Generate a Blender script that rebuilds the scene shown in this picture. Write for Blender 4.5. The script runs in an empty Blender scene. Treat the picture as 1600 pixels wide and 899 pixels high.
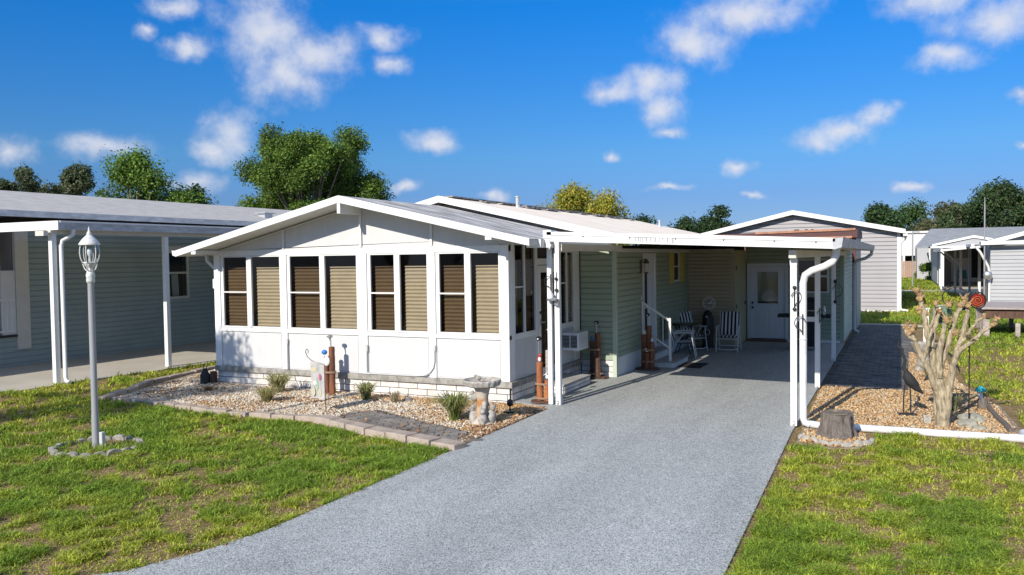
import bpy, math, random
import numpy as np
from mathutils import Vector, Matrix
random.seed(7)
rng = np.random.default_rng(11)
PI = math.pi
scene = bpy.context.scene
COL = scene.collection

# ------------------------------------------------------------------ camera
cam_data = bpy.data.cameras.new('camera')
cam = bpy.data.objects.new('camera', cam_data)
COL.objects.link(cam)
cam_data.sensor_width = 36.0
cam_data.lens = 28.897
cam_data.clip_end = 5000
R_right = Vector((0.9041929930873885, 0.4268950201808337, -0.013988316427480408))
R_down = Vector((0.0027907995688211274, -0.038654068120916804, -0.9992487550432426))
R_fwd = Vector((-0.4271150227859428, 0.9034746840739419, -0.03614211598750813))
m = Matrix((R_right, -R_down, -R_fwd)).transposed().to_4x4()
m.translation = (0, 0, 2.5)
cam.matrix_world = m
scene.camera = cam
scene.render.resolution_x = 1024
scene.render.resolution_y = 575
scene.view_settings.view_transform = 'Standard'
scene.view_settings.look = 'None'
scene.view_settings.gamma = 1
scene.view_settings.use_curve_mapping = False
scene.view_settings.exposure = 0.35

# ------------------------------------------------------------------ sun and sky
SUN_EL, SUN_AZ = 29.6, 8.9           # shadows run away from the camera, 8.9 degrees towards +X
sun = bpy.data.lights.new('sun', 'SUN')
sun.energy = 4.5
sun.angle = math.radians(0.5)
sun.color = (1.0, 0.93, 0.82)
so = bpy.data.objects.new('sun', sun)
COL.objects.link(so)
el, az = math.radians(SUN_EL), math.radians(SUN_AZ)
sdir = Vector((math.sin(az) * math.cos(el), math.cos(az) * math.cos(el), -math.sin(el)))  # travel direction
so.rotation_euler = sdir.to_track_quat('-Z', 'Y').to_euler()

world = bpy.data.worlds.new('World')
scene.world = world
world.use_nodes = True
nt = world.node_tree
for n in list(nt.nodes):
    nt.nodes.remove(n)
def N(tree, typ, **kw):
    n = tree.nodes.new(typ)
    for k, v in kw.items():
        setattr(n, k, v)
    return n
def setin(n, i, v):
    n.inputs[i].default_value = v
out = N(nt, 'ShaderNodeOutputWorld')
bg = N(nt, 'ShaderNodeBackground')
setin(bg, 1, 0.12)
sky = N(nt, 'ShaderNodeTexSky', sky_type='NISHITA')
sky.sun_disc = False
sky.sun_elevation = el
sky.sun_rotation = math.radians(180 + SUN_AZ)
sky.altitude = 0
sky.air_density = 1.0
sky.dust_density = 0.15
sky.ozone_density = 4.0
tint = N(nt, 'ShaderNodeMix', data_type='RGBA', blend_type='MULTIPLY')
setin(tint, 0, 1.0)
SKY_RAMP = [(0.0, (0.25, 0.33, 0.60)), (0.07, (0.23, 0.345, 0.60)), (0.122, (0.225, 0.44, 0.67)), (0.292, (0.05, 0.51, 0.96)), (0.46, (0.9, 1.1, 1.3)), (0.75, (1.7, 1.65, 1.55))]  # top stops, above the view, are brightened as added fill light
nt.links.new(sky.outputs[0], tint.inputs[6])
# clouds: soft ellipses in azimuth / elevation, broken up by noise
tc = N(nt, 'ShaderNodeTexCoord')
sep = N(nt, 'ShaderNodeSeparateXYZ')
nt.links.new(tc.outputs['Generated'], sep.inputs[0])
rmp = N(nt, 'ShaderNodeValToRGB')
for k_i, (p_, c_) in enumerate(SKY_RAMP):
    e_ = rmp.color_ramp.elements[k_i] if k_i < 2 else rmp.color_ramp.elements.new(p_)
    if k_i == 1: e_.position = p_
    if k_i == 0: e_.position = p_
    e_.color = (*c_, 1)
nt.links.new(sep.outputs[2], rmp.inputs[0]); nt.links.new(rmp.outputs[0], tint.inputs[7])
at = N(nt, 'ShaderNodeMath', operation='ARCTAN2')
nt.links.new(sep.outputs[0], at.inputs[0]); nt.links.new(sep.outputs[1], at.inputs[1])
asn = N(nt, 'ShaderNodeMath', operation='ARCSINE')
nt.links.new(sep.outputs[2], asn.inputs[0])
cmb = N(nt, 'ShaderNodeCombineXYZ')
for s, i in ((at, 0), (asn, 1)):
    d = N(nt, 'ShaderNodeMath', operation='DEGREES')
    nt.links.new(s.outputs[0], d.inputs[0]); nt.links.new(d.outputs[0], cmb.inputs[i])
def noise(tree, vec, scale, detail=6, rough=0.55, dims='3D'):
    n = N(tree, 'ShaderNodeTexNoise', noise_dimensions=dims)
    n.inputs['Scale'].default_value = scale
    n.inputs['Detail'].default_value = detail
    n.inputs['Roughness'].default_value = rough
    if vec is not None:
        tree.links.new(vec, n.inputs['Vector'])
    return n
w1 = noise(nt, cmb.outputs[0], 0.45, 4)
wsub = N(nt, 'ShaderNodeVectorMath', operation='SUBTRACT'); wsub.inputs[1].default_value = (0.5, 0.5, 0.5)
nt.links.new(w1.outputs['Color'], wsub.inputs[0])
wsc = N(nt, 'ShaderNodeVectorMath', operation='MULTIPLY'); wsc.inputs[1].default_value = (2.6, 1.6, 0)
nt.links.new(wsub.outputs[0], wsc.inputs[0])
wadd = N(nt, 'ShaderNodeVectorMath', operation='ADD')
nt.links.new(cmb.outputs[0], wadd.inputs[0]); nt.links.new(wsc.outputs[0], wadd.inputs[1])
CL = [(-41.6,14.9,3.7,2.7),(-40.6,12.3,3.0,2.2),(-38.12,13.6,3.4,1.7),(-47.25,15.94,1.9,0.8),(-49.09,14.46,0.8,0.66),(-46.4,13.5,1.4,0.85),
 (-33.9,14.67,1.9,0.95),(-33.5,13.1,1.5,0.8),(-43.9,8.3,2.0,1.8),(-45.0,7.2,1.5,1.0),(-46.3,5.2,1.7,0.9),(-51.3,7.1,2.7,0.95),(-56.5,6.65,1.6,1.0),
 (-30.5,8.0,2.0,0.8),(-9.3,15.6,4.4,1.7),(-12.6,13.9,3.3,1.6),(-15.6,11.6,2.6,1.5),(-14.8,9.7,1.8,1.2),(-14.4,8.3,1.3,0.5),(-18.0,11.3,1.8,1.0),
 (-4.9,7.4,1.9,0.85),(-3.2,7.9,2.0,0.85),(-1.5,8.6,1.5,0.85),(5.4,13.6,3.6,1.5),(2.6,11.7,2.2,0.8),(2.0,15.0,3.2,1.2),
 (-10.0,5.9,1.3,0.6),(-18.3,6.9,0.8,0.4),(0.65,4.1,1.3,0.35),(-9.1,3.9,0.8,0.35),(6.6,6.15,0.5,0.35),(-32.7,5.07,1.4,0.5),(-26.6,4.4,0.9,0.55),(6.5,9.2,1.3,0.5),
 (-14.5,4.6,1.5,0.3),(24,12,5,2),(38,8,4,1.3),(60,15,6,3),(-75,12,5,2.5),(-95,8,5,1.6),(120,14,8,3),(170,18,9,4),(-140,15,9,4),(15,5,2,0.5),(42,28,20,9),(85,32,24,13),(120,26,22,11),(150,42,26,13),(-150,36,26,12),(-100,34,18,9),(70,12,12,3.5),(130,11,14,4),(20,62,40,10),(100,58,40,12),(-20,48,22,8),(60,55,30,9),(175,60,40,10),(-120,60,40,10),(95,14,9,3)]  # the large out-of-view ellipses are clouds added for fill light
prev = None
for (a, e, rx, ry) in CL:
    s_ = N(nt, 'ShaderNodeVectorMath', operation='SUBTRACT'); s_.inputs[1].default_value = (a, e, 0)
    nt.links.new(wadd.outputs[0], s_.inputs[0])
    k_ = N(nt, 'ShaderNodeVectorMath', operation='MULTIPLY'); k_.inputs[1].default_value = (0.84 / rx, 0.84 / ry, 0)
    nt.links.new(s_.outputs[0], k_.inputs[0])
    l_ = N(nt, 'ShaderNodeVectorMath', operation='LENGTH')
    nt.links.new(k_.outputs[0], l_.inputs[0])
    if prev is None:
        prev = l_.outputs['Value']
    else:
        mn = N(nt, 'ShaderNodeMath', operation='SMOOTH_MIN'); mn.inputs[2].default_value = 0.25
        nt.links.new(prev, mn.inputs[0]); nt.links.new(l_.outputs['Value'], mn.inputs[1])
        prev = mn.outputs[0]
cn = noise(nt, cmb.outputs[0], 0.42, 9, 0.62)
nm = N(nt, 'ShaderNodeMath', operation='MULTIPLY_ADD'); nm.inputs[1].default_value = 1.45; nm.inputs[2].default_value = 0.62
nt.links.new(cn.outputs[0], nm.inputs[0])               # 1.9*noise + .05
df = N(nt, 'ShaderNodeMath', operation='SUBTRACT')
nt.links.new(nm.outputs[0], df.inputs[0]); nt.links.new(prev, df.inputs[1])
mr = N(nt, 'ShaderNodeMapRange', interpolation_type='SMOOTHSTEP')
mr.inputs['From Min'].default_value = 0.26; mr.inputs['From Max'].default_value = 1.55
mr.inputs['To Max'].default_value = 0.95
nt.links.new(df.outputs[0], mr.inputs['Value'])
# cloud brightness: bright cores, lavender-grey undersides
cn2 = noise(nt, wadd.outputs[0], 0.38, 5, 0.55)
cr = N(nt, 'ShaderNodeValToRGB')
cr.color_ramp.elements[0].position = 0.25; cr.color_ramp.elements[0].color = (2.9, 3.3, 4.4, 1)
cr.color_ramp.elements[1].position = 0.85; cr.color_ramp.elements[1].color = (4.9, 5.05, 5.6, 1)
ca = N(nt, 'ShaderNodeMath', operation='MULTIPLY_ADD'); ca.inputs[1].default_value = 0.55
nt.links.new(df.outputs[0], ca.inputs[0])
cb = N(nt, 'ShaderNodeMath', operation='MULTIPLY_ADD'); cb.inputs[1].default_value = 1.1; cb.inputs[2].default_value = -0.25
nt.links.new(cn2.outputs[0], cb.inputs[0]); nt.links.new(cb.outputs[0], ca.inputs[2])
nt.links.new(ca.outputs[0], cr.inputs[0])
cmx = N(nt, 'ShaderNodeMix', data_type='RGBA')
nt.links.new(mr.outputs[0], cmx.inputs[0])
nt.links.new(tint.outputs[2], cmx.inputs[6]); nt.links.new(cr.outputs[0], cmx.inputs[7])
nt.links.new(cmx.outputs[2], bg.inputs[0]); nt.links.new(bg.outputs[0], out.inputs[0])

# ------------------------------------------------------------------ materials
MATS = {}
def mat(name, c, rough=0.6, var=0.0, vscale=3.0, c2=None, bump=0.0, bscale=40.0, metal=0.0, spec=0.5, attr=None, trans=0.0, detail=5, stretch=None, lo=0.35, hi=0.65):
    if name in MATS:
        return MATS[name]
    M = bpy.data.materials.new(name); M.use_nodes = True
    t = M.node_tree; b = t.nodes['Principled BSDF']
    b.inputs['Roughness'].default_value = rough
    b.inputs['Metallic'].default_value = metal
    b.inputs['Specular IOR Level'].default_value = spec
    b.inputs['Base Color'].default_value = (*c, 1)
    tcn = N(t, 'ShaderNodeTexCoord'); vec = tcn.outputs['Object']
    if stretch:
        mp = N(t, 'ShaderNodeMapping'); mp.inputs['Scale'].default_value = stretch
        t.links.new(vec, mp.inputs[0]); vec = mp.outputs[0]
    src = None
    if c2 or var:
        nz = noise(t, vec, vscale, detail, 0.6)
        r = N(t, 'ShaderNodeValToRGB')
        r.color_ramp.elements[0].position = lo; r.color_ramp.elements[1].position = hi
        a = c2 if c2 else tuple(x * (1 - var) for x in c)
        r.color_ramp.elements[0].color = (*a, 1); r.color_ramp.elements[1].color = (*c, 1)
        t.links.new(nz.outputs[0], r.inputs[0]); src = r.outputs[0]
    if attr:
        an = N(t, 'ShaderNodeAttribute'); an.attribute_name = 'Col'
        if src:
            mx = N(t, 'ShaderNodeMix', data_type='RGBA', blend_type='MULTIPLY'); mx.inputs[0].default_value = 1
            t.links.new(src, mx.inputs[6]); t.links.new(an.outputs[0], mx.inputs[7]); src = mx.outputs[2]
        else:
            src = an.outputs[0]
    if src:
        t.links.new(src, b.inputs['Base Color'])
    if bump:
        nb = noise(t, vec, bscale, 4, 0.6)
        bp = N(t, 'ShaderNodeBump'); bp.inputs['Strength'].default_value = bump; bp.inputs['Distance'].default_value = 0.01
        t.links.new(nb.outputs[0], bp.inputs['Height']); t.links.new(bp.outputs[0], b.inputs['Normal'])
    if trans:
        tr = N(t, 'ShaderNodeBsdfTranslucent'); ms = N(t, 'ShaderNodeMixShader'); ms.inputs[0].default_value = trans
        if src:
            hs = N(t, 'ShaderNodeHueSaturation'); hs.inputs['Value'].default_value = 1.5; hs.inputs['Hue'].default_value = 0.485
            t.links.new(src, hs.inputs['Color']); t.links.new(hs.outputs[0], tr.inputs[0])
        o = t.nodes['Material Output']
        t.links.new(b.outputs[0], ms.inputs[1]); t.links.new(tr.outputs[0], ms.inputs[2]); t.links.new(ms.outputs[0], o.inputs[0])
    MATS[name] = M
    return M
def glass(name, tint_=(0.75, 0.78, 0.8), refl=0.9, ior=1.5, wavy=0.15):
    M = bpy.data.materials.new(name); M.use_nodes = True
    t = M.node_tree; t.nodes.remove(t.nodes['Principled BSDF'])
    tr = N(t, 'ShaderNodeBsdfTransparent'); tr.inputs[0].default_value = (*tint_, 1)
    gl = N(t, 'ShaderNodeBsdfGlossy'); gl.inputs['Roughness'].default_value = 0.03; gl.inputs[0].default_value = (refl, refl, refl, 1)
    fr = N(t, 'ShaderNodeFresnel'); fr.inputs[0].default_value = ior
    tcn = N(t, 'ShaderNodeTexCoord'); nz = noise(t, tcn.outputs['Object'], 1.3, 1)
    bp = N(t, 'ShaderNodeBump'); bp.inputs['Strength'].default_value = wavy; bp.inputs['Distance'].default_value = 0.02
    t.links.new(nz.outputs[0], bp.inputs['Height']); t.links.new(bp.outputs[0], gl.inputs['Normal'])
    ms = N(t, 'ShaderNodeMixShader')
    ge = N(t, 'ShaderNodeNewGeometry'); inv = N(t, 'ShaderNodeMath', operation='SUBTRACT'); inv.inputs[0].default_value = 1.0
    t.links.new(ge.outputs['Backfacing'], inv.inputs[1]); mu = N(t, 'ShaderNodeMath', operation='MULTIPLY')   # only the outer face reflects
    t.links.new(fr.outputs[0], mu.inputs[0]); t.links.new(inv.outputs[0], mu.inputs[1])
    t.links.new(mu.outputs[0], ms.inputs[0]); t.links.new(tr.outputs[0], ms.inputs[1]); t.links.new(gl.outputs[0], ms.inputs[2])
    t.links.new(ms.outputs[0], t.nodes['Material Output'].inputs[0])
    MATS[name] = M
    return M
WHITE = mat('white_aluminium', (0.74, 0.74, 0.73), 0.45, c2=(0.66, 0.66, 0.64), vscale=1.5, bump=0.05, bscale=8)
PANEL = mat('white_wall_panel', (0.585, 0.58, 0.58), 0.55, c2=(0.545, 0.54, 0.53), stretch=(3, 3, 0.5), vscale=2.2, bump=0.08, bscale=5)
CREAMW = mat('cream_trim', (0.62, 0.59, 0.52), 0.55, var=0.1, vscale=3)
SOFFIT = mat('soffit_white', (0.66, 0.65, 0.62), 0.6, var=0.06, vscale=4)
GUTTER = mat('weathered_gutter', (0.50, 0.51, 0.53), 0.5, c2=(0.30, 0.31, 0.32), vscale=3, stretch=(1, 1, 3))
BRICKW = mat('white_painted_brick', (0.74, 0.71, 0.67), 0.75, c2=(0.56, 0.52, 0.47), vscale=5, bump=0.35, bscale=30)
MORTAR = mat('dark_mortar', (0.06, 0.06, 0.058), 0.9, bump=0.3)
LEDGE = mat('mossy_concrete_ledge', (0.36, 0.34, 0.30), 0.9, c2=(0.19, 0.18, 0.16), vscale=9, bump=0.5, bscale=60)
GREEN = mat('sage_siding', (0.33, 0.385, 0.28), 0.55, c2=(0.29, 0.34, 0.25), vscale=1.2, bump=0.06, bscale=12)
GREENL = mat('pale_sage_trim', (0.45, 0.52, 0.42), 0.55, var=0.08, vscale=2)
SKIRT = mat('white_vinyl_skirting', (0.72, 0.73, 0.73), 0.55, var=0.1, vscale=3)
BEIGE = mat('beige_siding', (0.42, 0.36, 0.25), 0.6, var=0.1, vscale=1.5)
BEIGET = mat('yellow_beige_door', (0.50, 0.46, 0.26), 0.6, var=0.1, vscale=3)
YELLOW = mat('yellow_shutter', (0.62, 0.52, 0.10), 0.5, var=0.1, vscale=5)
SLATE = mat('slate_blue_siding', (0.32, 0.375, 0.355), 0.55, c2=(0.28, 0.33, 0.315), vscale=1.0, bump=0.05, bscale=10)
GREYS = mat('light_grey_siding', (0.35, 0.335, 0.34), 0.55, c2=(0.32, 0.305, 0.31), vscale=0.8)
BLUEW = mat('pale_siding', (0.40, 0.405, 0.42), 0.55, var=0.07, vscale=0.8)
ROOFC = mat('cream_roof_coating', (0.90, 0.79, 0.66), 0.8, spec=0.05, c2=(0.80, 0.68, 0.54), vscale=1.4, bump=0.25, bscale=18, lo=0.3, hi=0.6)
ROOFG = mat('streaked_grey_shingle', (0.68, 0.655, 0.62), 0.85, spec=0.05, c2=(0.22, 0.21, 0.20), vscale=1.6, bump=0.5, bscale=25, stretch=(0.8, 5, 1), lo=0.40, hi=0.62)
ROOFN = mat('pale_grey_shingle', (0.50, 0.475, 0.45), 0.9, spec=0.05, c2=(0.39, 0.37, 0.35), vscale=3, bump=0.5, bscale=14, stretch=(3, 0.8, 1))
ROOFF = mat('grey_shingle', (0.30, 0.31, 0.32), 0.9, spec=0.05, c2=(0.24, 0.25, 0.26), vscale=2, bump=0.3, bscale=10)
RIDGE = mat('dirty_ridge_cap', (0.45, 0.42, 0.38), 0.9, c2=(0.10, 0.09, 0.08), vscale=4, bump=0.4)
RED = mat('red_brown_metal', (0.085, 0.022, 0.018), 0.6, c2=(0.06, 0.018, 0.015), vscale=3)
COPPER = mat('copper_board', (0.40, 0.19, 0.105), 0.6, c2=(0.26, 0.11, 0.06), vscale=4)
BLACK = mat('black_metal', (0.018, 0.018, 0.02), 0.4, var=0.2, vscale=8)
BLACKM = mat('matt_black', (0.02, 0.021, 0.022), 0.8, bump=0.3, bscale=60)
DARKG = mat('dark_green_glass_top', (0.012, 0.02, 0.018), 0.25)
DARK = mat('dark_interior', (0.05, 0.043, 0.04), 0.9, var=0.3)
INTERIOR = mat('room_wall', (0.20, 0.13, 0.10), 0.9, var=0.2, vscale=1)
SHADE = mat('tan_pleated_shade', (0.47, 0.39, 0.265), 0.85, c2=(0.42, 0.345, 0.235), vscale=6)
CURTAIN = mat('pale_curtain', (0.55, 0.60, 0.62), 0.9, var=0.15)
SCREEN = glass('screened_glass', (0.66, 0.63, 0.60), 0.3, wavy=0.1)
GLASS = glass('window_glass', (0.88, 0.88, 0.87), 0.85)
LAMPGL = glass('lantern_glass', (0.80, 0.84, 0.86), 1.0)
REDGL = glass('red_glass', (0.75, 0.10, 0.04), 0.8)
GREENGL = glass('green_glass', (0.62, 0.80, 0.66), 0.8)
CONC = mat('beige_concrete', (0.48, 0.44, 0.37), 0.9, c2=(0.40, 0.365, 0.30), vscale=0.9, bump=0.2, bscale=30)
CONCP = mat('patio_concrete', (0.36, 0.35, 0.34), 0.9, c2=(0.28, 0.27, 0.26), vscale=1.5, bump=0.2)
POLE = mat('grey_painted_pole', (0.30, 0.305, 0.315), 0.45, var=0.1, vscale=6, stretch=(1, 1, 0.3))
LANT = mat('worn_white_lantern', (0.62, 0.62, 0.60), 0.5, c2=(0.3, 0.28, 0.26), vscale=30, lo=0.25, hi=0.5)
RUST = mat('rust_brown_wood', (0.24, 0.09, 0.04), 0.8, c2=(0.09, 0.035, 0.02), vscale=7, bump=0.6, bscale=25, stretch=(2, 2, 0.4))
ORANGE = mat('orange_stained_wood', (0.42, 0.15, 0.045), 0.75, c2=(0.22, 0.07, 0.025), vscale=6, bump=0.5, bscale=25, stretch=(2, 2, 0.4))
DKWOOD = mat('dark_driftwood', (0.13, 0.065, 0.04), 0.8, c2=(0.06, 0.035, 0.025), vscale=9, bump=0.6, bscale=25, stretch=(2, 2, 0.4))
ROPE = mat('pale_rope', (0.30, 0.19, 0.12), 0.9, bump=0.4, bscale=150)
BIRDW = mat('white_bird_paint', (0.75, 0.74, 0.70), 0.6)
BLUEP = mat('blue_paint', (0.02, 0.16, 0.50), 0.5)
REDP = mat('red_paint', (0.45, 0.04, 0.02), 0.5)
STONE = mat('weathered_cast_stone', (0.46, 0.43, 0.38), 0.9, c2=(0.22, 0.20, 0.18), vscale=12, bump=0.7, bscale=50)
STONEO = mat('lichen_stained_stone', (0.48, 0.42, 0.35), 0.9, c2=(0.42, 0.20, 0.07), vscale=4, bump=0.7, bscale=50, lo=0.35, hi=0.5)
EDGER = mat('scalloped_edging_stone', (0.38, 0.355, 0.32), 0.9, c2=(0.20, 0.18, 0.155), vscale=10, bump=0.5, bscale=60)
WHITEST = mat('white_stone', (0.48, 0.455, 0.41), 0.9, c2=(0.28, 0.25, 0.21), vscale=12, bump=0.6)
ROCK = mat('lichened_rock', (0.35, 0.34, 0.27), 0.9, c2=(0.20, 0.19, 0.16), vscale=9, bump=0.8, bscale=40)
BLOCKP = mat('pink_tan_edging_block', (0.46, 0.39, 0.33), 0.9, c2=(0.30, 0.235, 0.19), vscale=4, bump=0.5, bscale=60)
PAVG = mat('grey_paver', (0.24, 0.225, 0.205), 0.9, attr=1, c2=(0.17, 0.16, 0.15), vscale=5, bump=0.4, bscale=60)
PAVD = mat('blue_grey_paver', (0.165, 0.16, 0.155), 0.9, attr=1, c2=(0.10, 0.097, 0.096), vscale=4, bump=0.4, bscale=60)
JOINT = mat('paver_joint_sand', (0.07, 0.062, 0.055), 0.95)
BARKW = mat('pale_peeling_bark', (0.47, 0.39, 0.25), 0.85, c2=(0.19, 0.15, 0.10), vscale=14, bump=1.0, bscale=30, stretch=(2.5, 2.5, 0.6))
KNOB = mat('orange_brown_knuckle_bark', (0.46, 0.28, 0.12), 0.9, c2=(0.24, 0.17, 0.10), vscale=14, bump=0.9, bscale=40)
STUMP = mat('grey_stump_bark', (0.20, 0.165, 0.14), 0.95, c2=(0.10, 0.085, 0.075), vscale=12, bump=1.0, bscale=40, stretch=(3, 3, 0.5))
STUMPT = mat('stump_cut_face', (0.22, 0.18, 0.13), 0.95, c2=(0.10, 0.085, 0.06), vscale=10, bump=0.6)
BARK = mat('grey_bark', (0.24, 0.21, 0.18), 0.95, c2=(0.13, 0.11, 0.09), vscale=5, bump=0.8, bscale=20, stretch=(3, 3, 0.6))
OLDWOOD = mat('weathered_grey_plank', (0.46, 0.40, 0.37), 0.9, c2=(0.27, 0.22, 0.20), vscale=6, bump=0.5, bscale=30, stretch=(0.7, 5, 5))
FENCE = mat('tan_fence_board', (0.40, 0.27, 0.20), 0.9, var=0.25, vscale=4, stretch=(6, 1, 0.5))
MATB = mat('black_rubber_mat', (0.015, 0.014, 0.013), 0.95, bump=0.4, bscale=200)
BROWNMAT = mat('brown_door_sill_mat', (0.15, 0.09, 0.06), 0.95, bump=0.4, bscale=200)
TEAL = mat('turquoise_cap', (0.03, 0.38, 0.42), 0.35)
TEALS = mat('teal_sling_fabric', (0.05, 0.22, 0.28), 0.7)
DOORW = mat('white_door', (0.66, 0.70, 0.76), 0.5, var=0.04)
STEEL = mat('steel', (0.55, 0.55, 0.56), 0.3, metal=0.8)
PLASTICW = mat('white_plastic_tube', (0.78, 0.78, 0.78), 0.35, c2=(0.6, 0.6, 0.6), vscale=4)
CONDUIT = mat('grey_conduit', (0.50, 0.50, 0.50), 0.5)
LEAF = mat('foliage', (1, 1, 1), 0.5, attr=1, trans=0.28, spec=0.35)
BLADE = mat('grass_blade', (1, 1, 1), 0.55, attr=1, trans=0.30, spec=0.3)
PEBBLE = mat('pebble', (1, 1, 1), 0.85, attr=1, c2=(0.8, 0.78, 0.75), vscale=40)
FLAG = mat('pale_flag_fabric', (0.50, 0.48, 0.45), 0.85, c2=(0.34, 0.33, 0.33), vscale=9, trans=0.0)
FYEL = mat('flag_yellow', (0.52, 0.48, 0.26), 0.85, c2=(0.42, 0.40, 0.34), vscale=25); FPINK = mat('flag_pink', (0.45, 0.12, 0.20), 0.85); FGRN = mat('flag_green', (0.28, 0.38, 0.24), 0.85)
VENTM = mat('galvanised_vent', (0.55, 0.55, 0.54), 0.4, metal=0.5)
BULB = mat('bulb_glass', (0.75, 0.74, 0.70), 0.2)
LANTB = mat('bronze_lantern', (0.09, 0.05, 0.03), 0.5)

# ground and driveway with their own node set-ups
def ground_mat():
    M = bpy.data.materials.new('thatch_and_soil'); M.use_nodes = True; t = M.node_tree; b = t.nodes['Principled BSDF']
    b.inputs['Roughness'].default_value = 0.95; b.inputs['Specular IOR Level'].default_value = 0.1
    tcn = N(t, 'ShaderNodeTexCoord'); v = tcn.outputs['Object']
    n1 = noise(t, v, 2.6, 8, 0.7); n2 = noise(t, v, 38, 6, 0.75); n3 = noise(t, v, 0.25, 4)
    r1 = N(t, 'ShaderNodeValToRGB'); e = r1.color_ramp.elements
    e[0].position = 0.36; e[0].color = (0.22, 0.185, 0.07, 1); e[1].position = 0.62; e[1].color = (0.43, 0.30, 0.20, 1)
    x = e.new(0.52); x.color = (0.30, 0.22, 0.115, 1)
    t.links.new(n1.outputs[0], r1.inputs[0])
    r2 = N(t, 'ShaderNodeValToRGB'); r2.color_ramp.elements[0].position = 0.3; r2.color_ramp.elements[0].color = (0.45, 0.42, 0.38, 1)
    r2.color_ramp.elements[1].position = 0.7; r2.color_ramp.elements[1].color = (1.35, 1.3, 1.2, 1)
    t.links.new(n2.outputs[0], r2.inputs[0])
    mx = N(t, 'ShaderNodeMix', data_type='RGBA', blend_type='MULTIPLY'); mx.inputs[0].default_value = 1
    t.links.new(r1.outputs[0], mx.inputs[6]); t.links.new(r2.outputs[0], mx.inputs[7])
    t.links.new(mx.outputs[2], b.inputs['Base Color'])
    bp = N(t, 'ShaderNodeBump'); bp.inputs['Strength'].default_value = 0.9; bp.inputs['Distance'].default_value = 0.03
    t.links.new(n2.outputs[0], bp.inputs['Height']); t.links.new(bp.outputs[0], b.inputs['Normal'])
    return M
def drive_mat():
    M = bpy.data.materials.new('speckled_epoxy_driveway'); M.use_nodes = True; t = M.node_tree; b = t.nodes['Principled BSDF']
    b.inputs['Roughness'].default_value = 0.8; b.inputs['Specular IOR Level'].default_value = 0.2
    tcn = N(t, 'ShaderNodeTexCoord'); v = tcn.outputs['Object']
    vo = N(t, 'ShaderNodeTexVoronoi'); vo.inputs['Scale'].default_value = 135; t.links.new(v, vo.inputs['Vector'])
    sp = N(t, 'ShaderNodeSeparateColor'); t.links.new(vo.outputs['Color'], sp.inputs[0])
    r = N(t, 'ShaderNodeValToRGB'); r.color_ramp.interpolation = 'CONSTANT'; e = r.color_ramp.elements
    e[0].position = 0; e[0].color = (0.15, 0.155, 0.165, 1); e[1].position = 0.13; e[1].color = (0.30, 0.31, 0.325, 1)
    for p, c in ((0.34, (0.44, 0.45, 0.46)), (0.66, (0.56, 0.565, 0.57)), (0.86, (0.72, 0.72, 0.71))):
        x = e.new(p); x.color = (*c, 1)
    t.links.new(sp.outputs[0], r.inputs[0])
    mpd = N(t, 'ShaderNodeMapping'); mpd.inputs['Scale'].default_value = (1.3, 0.28, 1); t.links.new(v, mpd.inputs[0])
    n1 = noise(t, mpd.outputs[0], 0.9, 7, 0.62)
    r2 = N(t, 'ShaderNodeValToRGB'); r2.color_ramp.elements[0].position = 0.32; r2.color_ramp.elements[0].color = (0.69, 0.71, 0.69, 1)
    r2.color_ramp.elements[1].position = 0.62; r2.color_ramp.elements[1].color = (0.88, 0.90, 0.87, 1)
    t.links.new(n1.outputs[0], r2.inputs[0])
    n2 = noise(t, v, 6, 5, 0.7)
    r3 = N(t, 'ShaderNodeValToRGB'); r3.color_ramp.elements[0].position = 0.25; r3.color_ramp.elements[0].color = (0.90, 0.90, 0.90, 1)
    r3.color_ramp.elements[1].position = 0.6; r3.color_ramp.elements[1].color = (1, 1, 1, 1)
    t.links.new(n2.outputs[0], r3.inputs[0])
    a = r.outputs[0]
    for q in (r2, r3):
        mx = N(t, 'ShaderNodeMix', data_type='RGBA', blend_type='MULTIPLY'); mx.inputs[0].default_value = 1
        t.links.new(a, mx.inputs[6]); t.links.new(q.outputs[0], mx.inputs[7]); a = mx.outputs[2]
    t.links.new(a, b.inputs['Base Color'])
    bp = N(t, 'ShaderNodeBump'); bp.inputs['Strength'].default_value = 0.25; bp.inputs['Distance'].default_value = 0.004
    t.links.new(vo.outputs['Distance'], bp.inputs['Height']); t.links.new(bp.outputs[0], b.inputs['Normal'])
    return M
GROUND = ground_mat(); DRIVE = drive_mat()
BEDM = mat('bed_soil_and_grit', (0.36, 0.29, 0.21), 0.95, c2=(0.20, 0.14, 0.09), vscale=5, bump=0.6)
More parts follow.
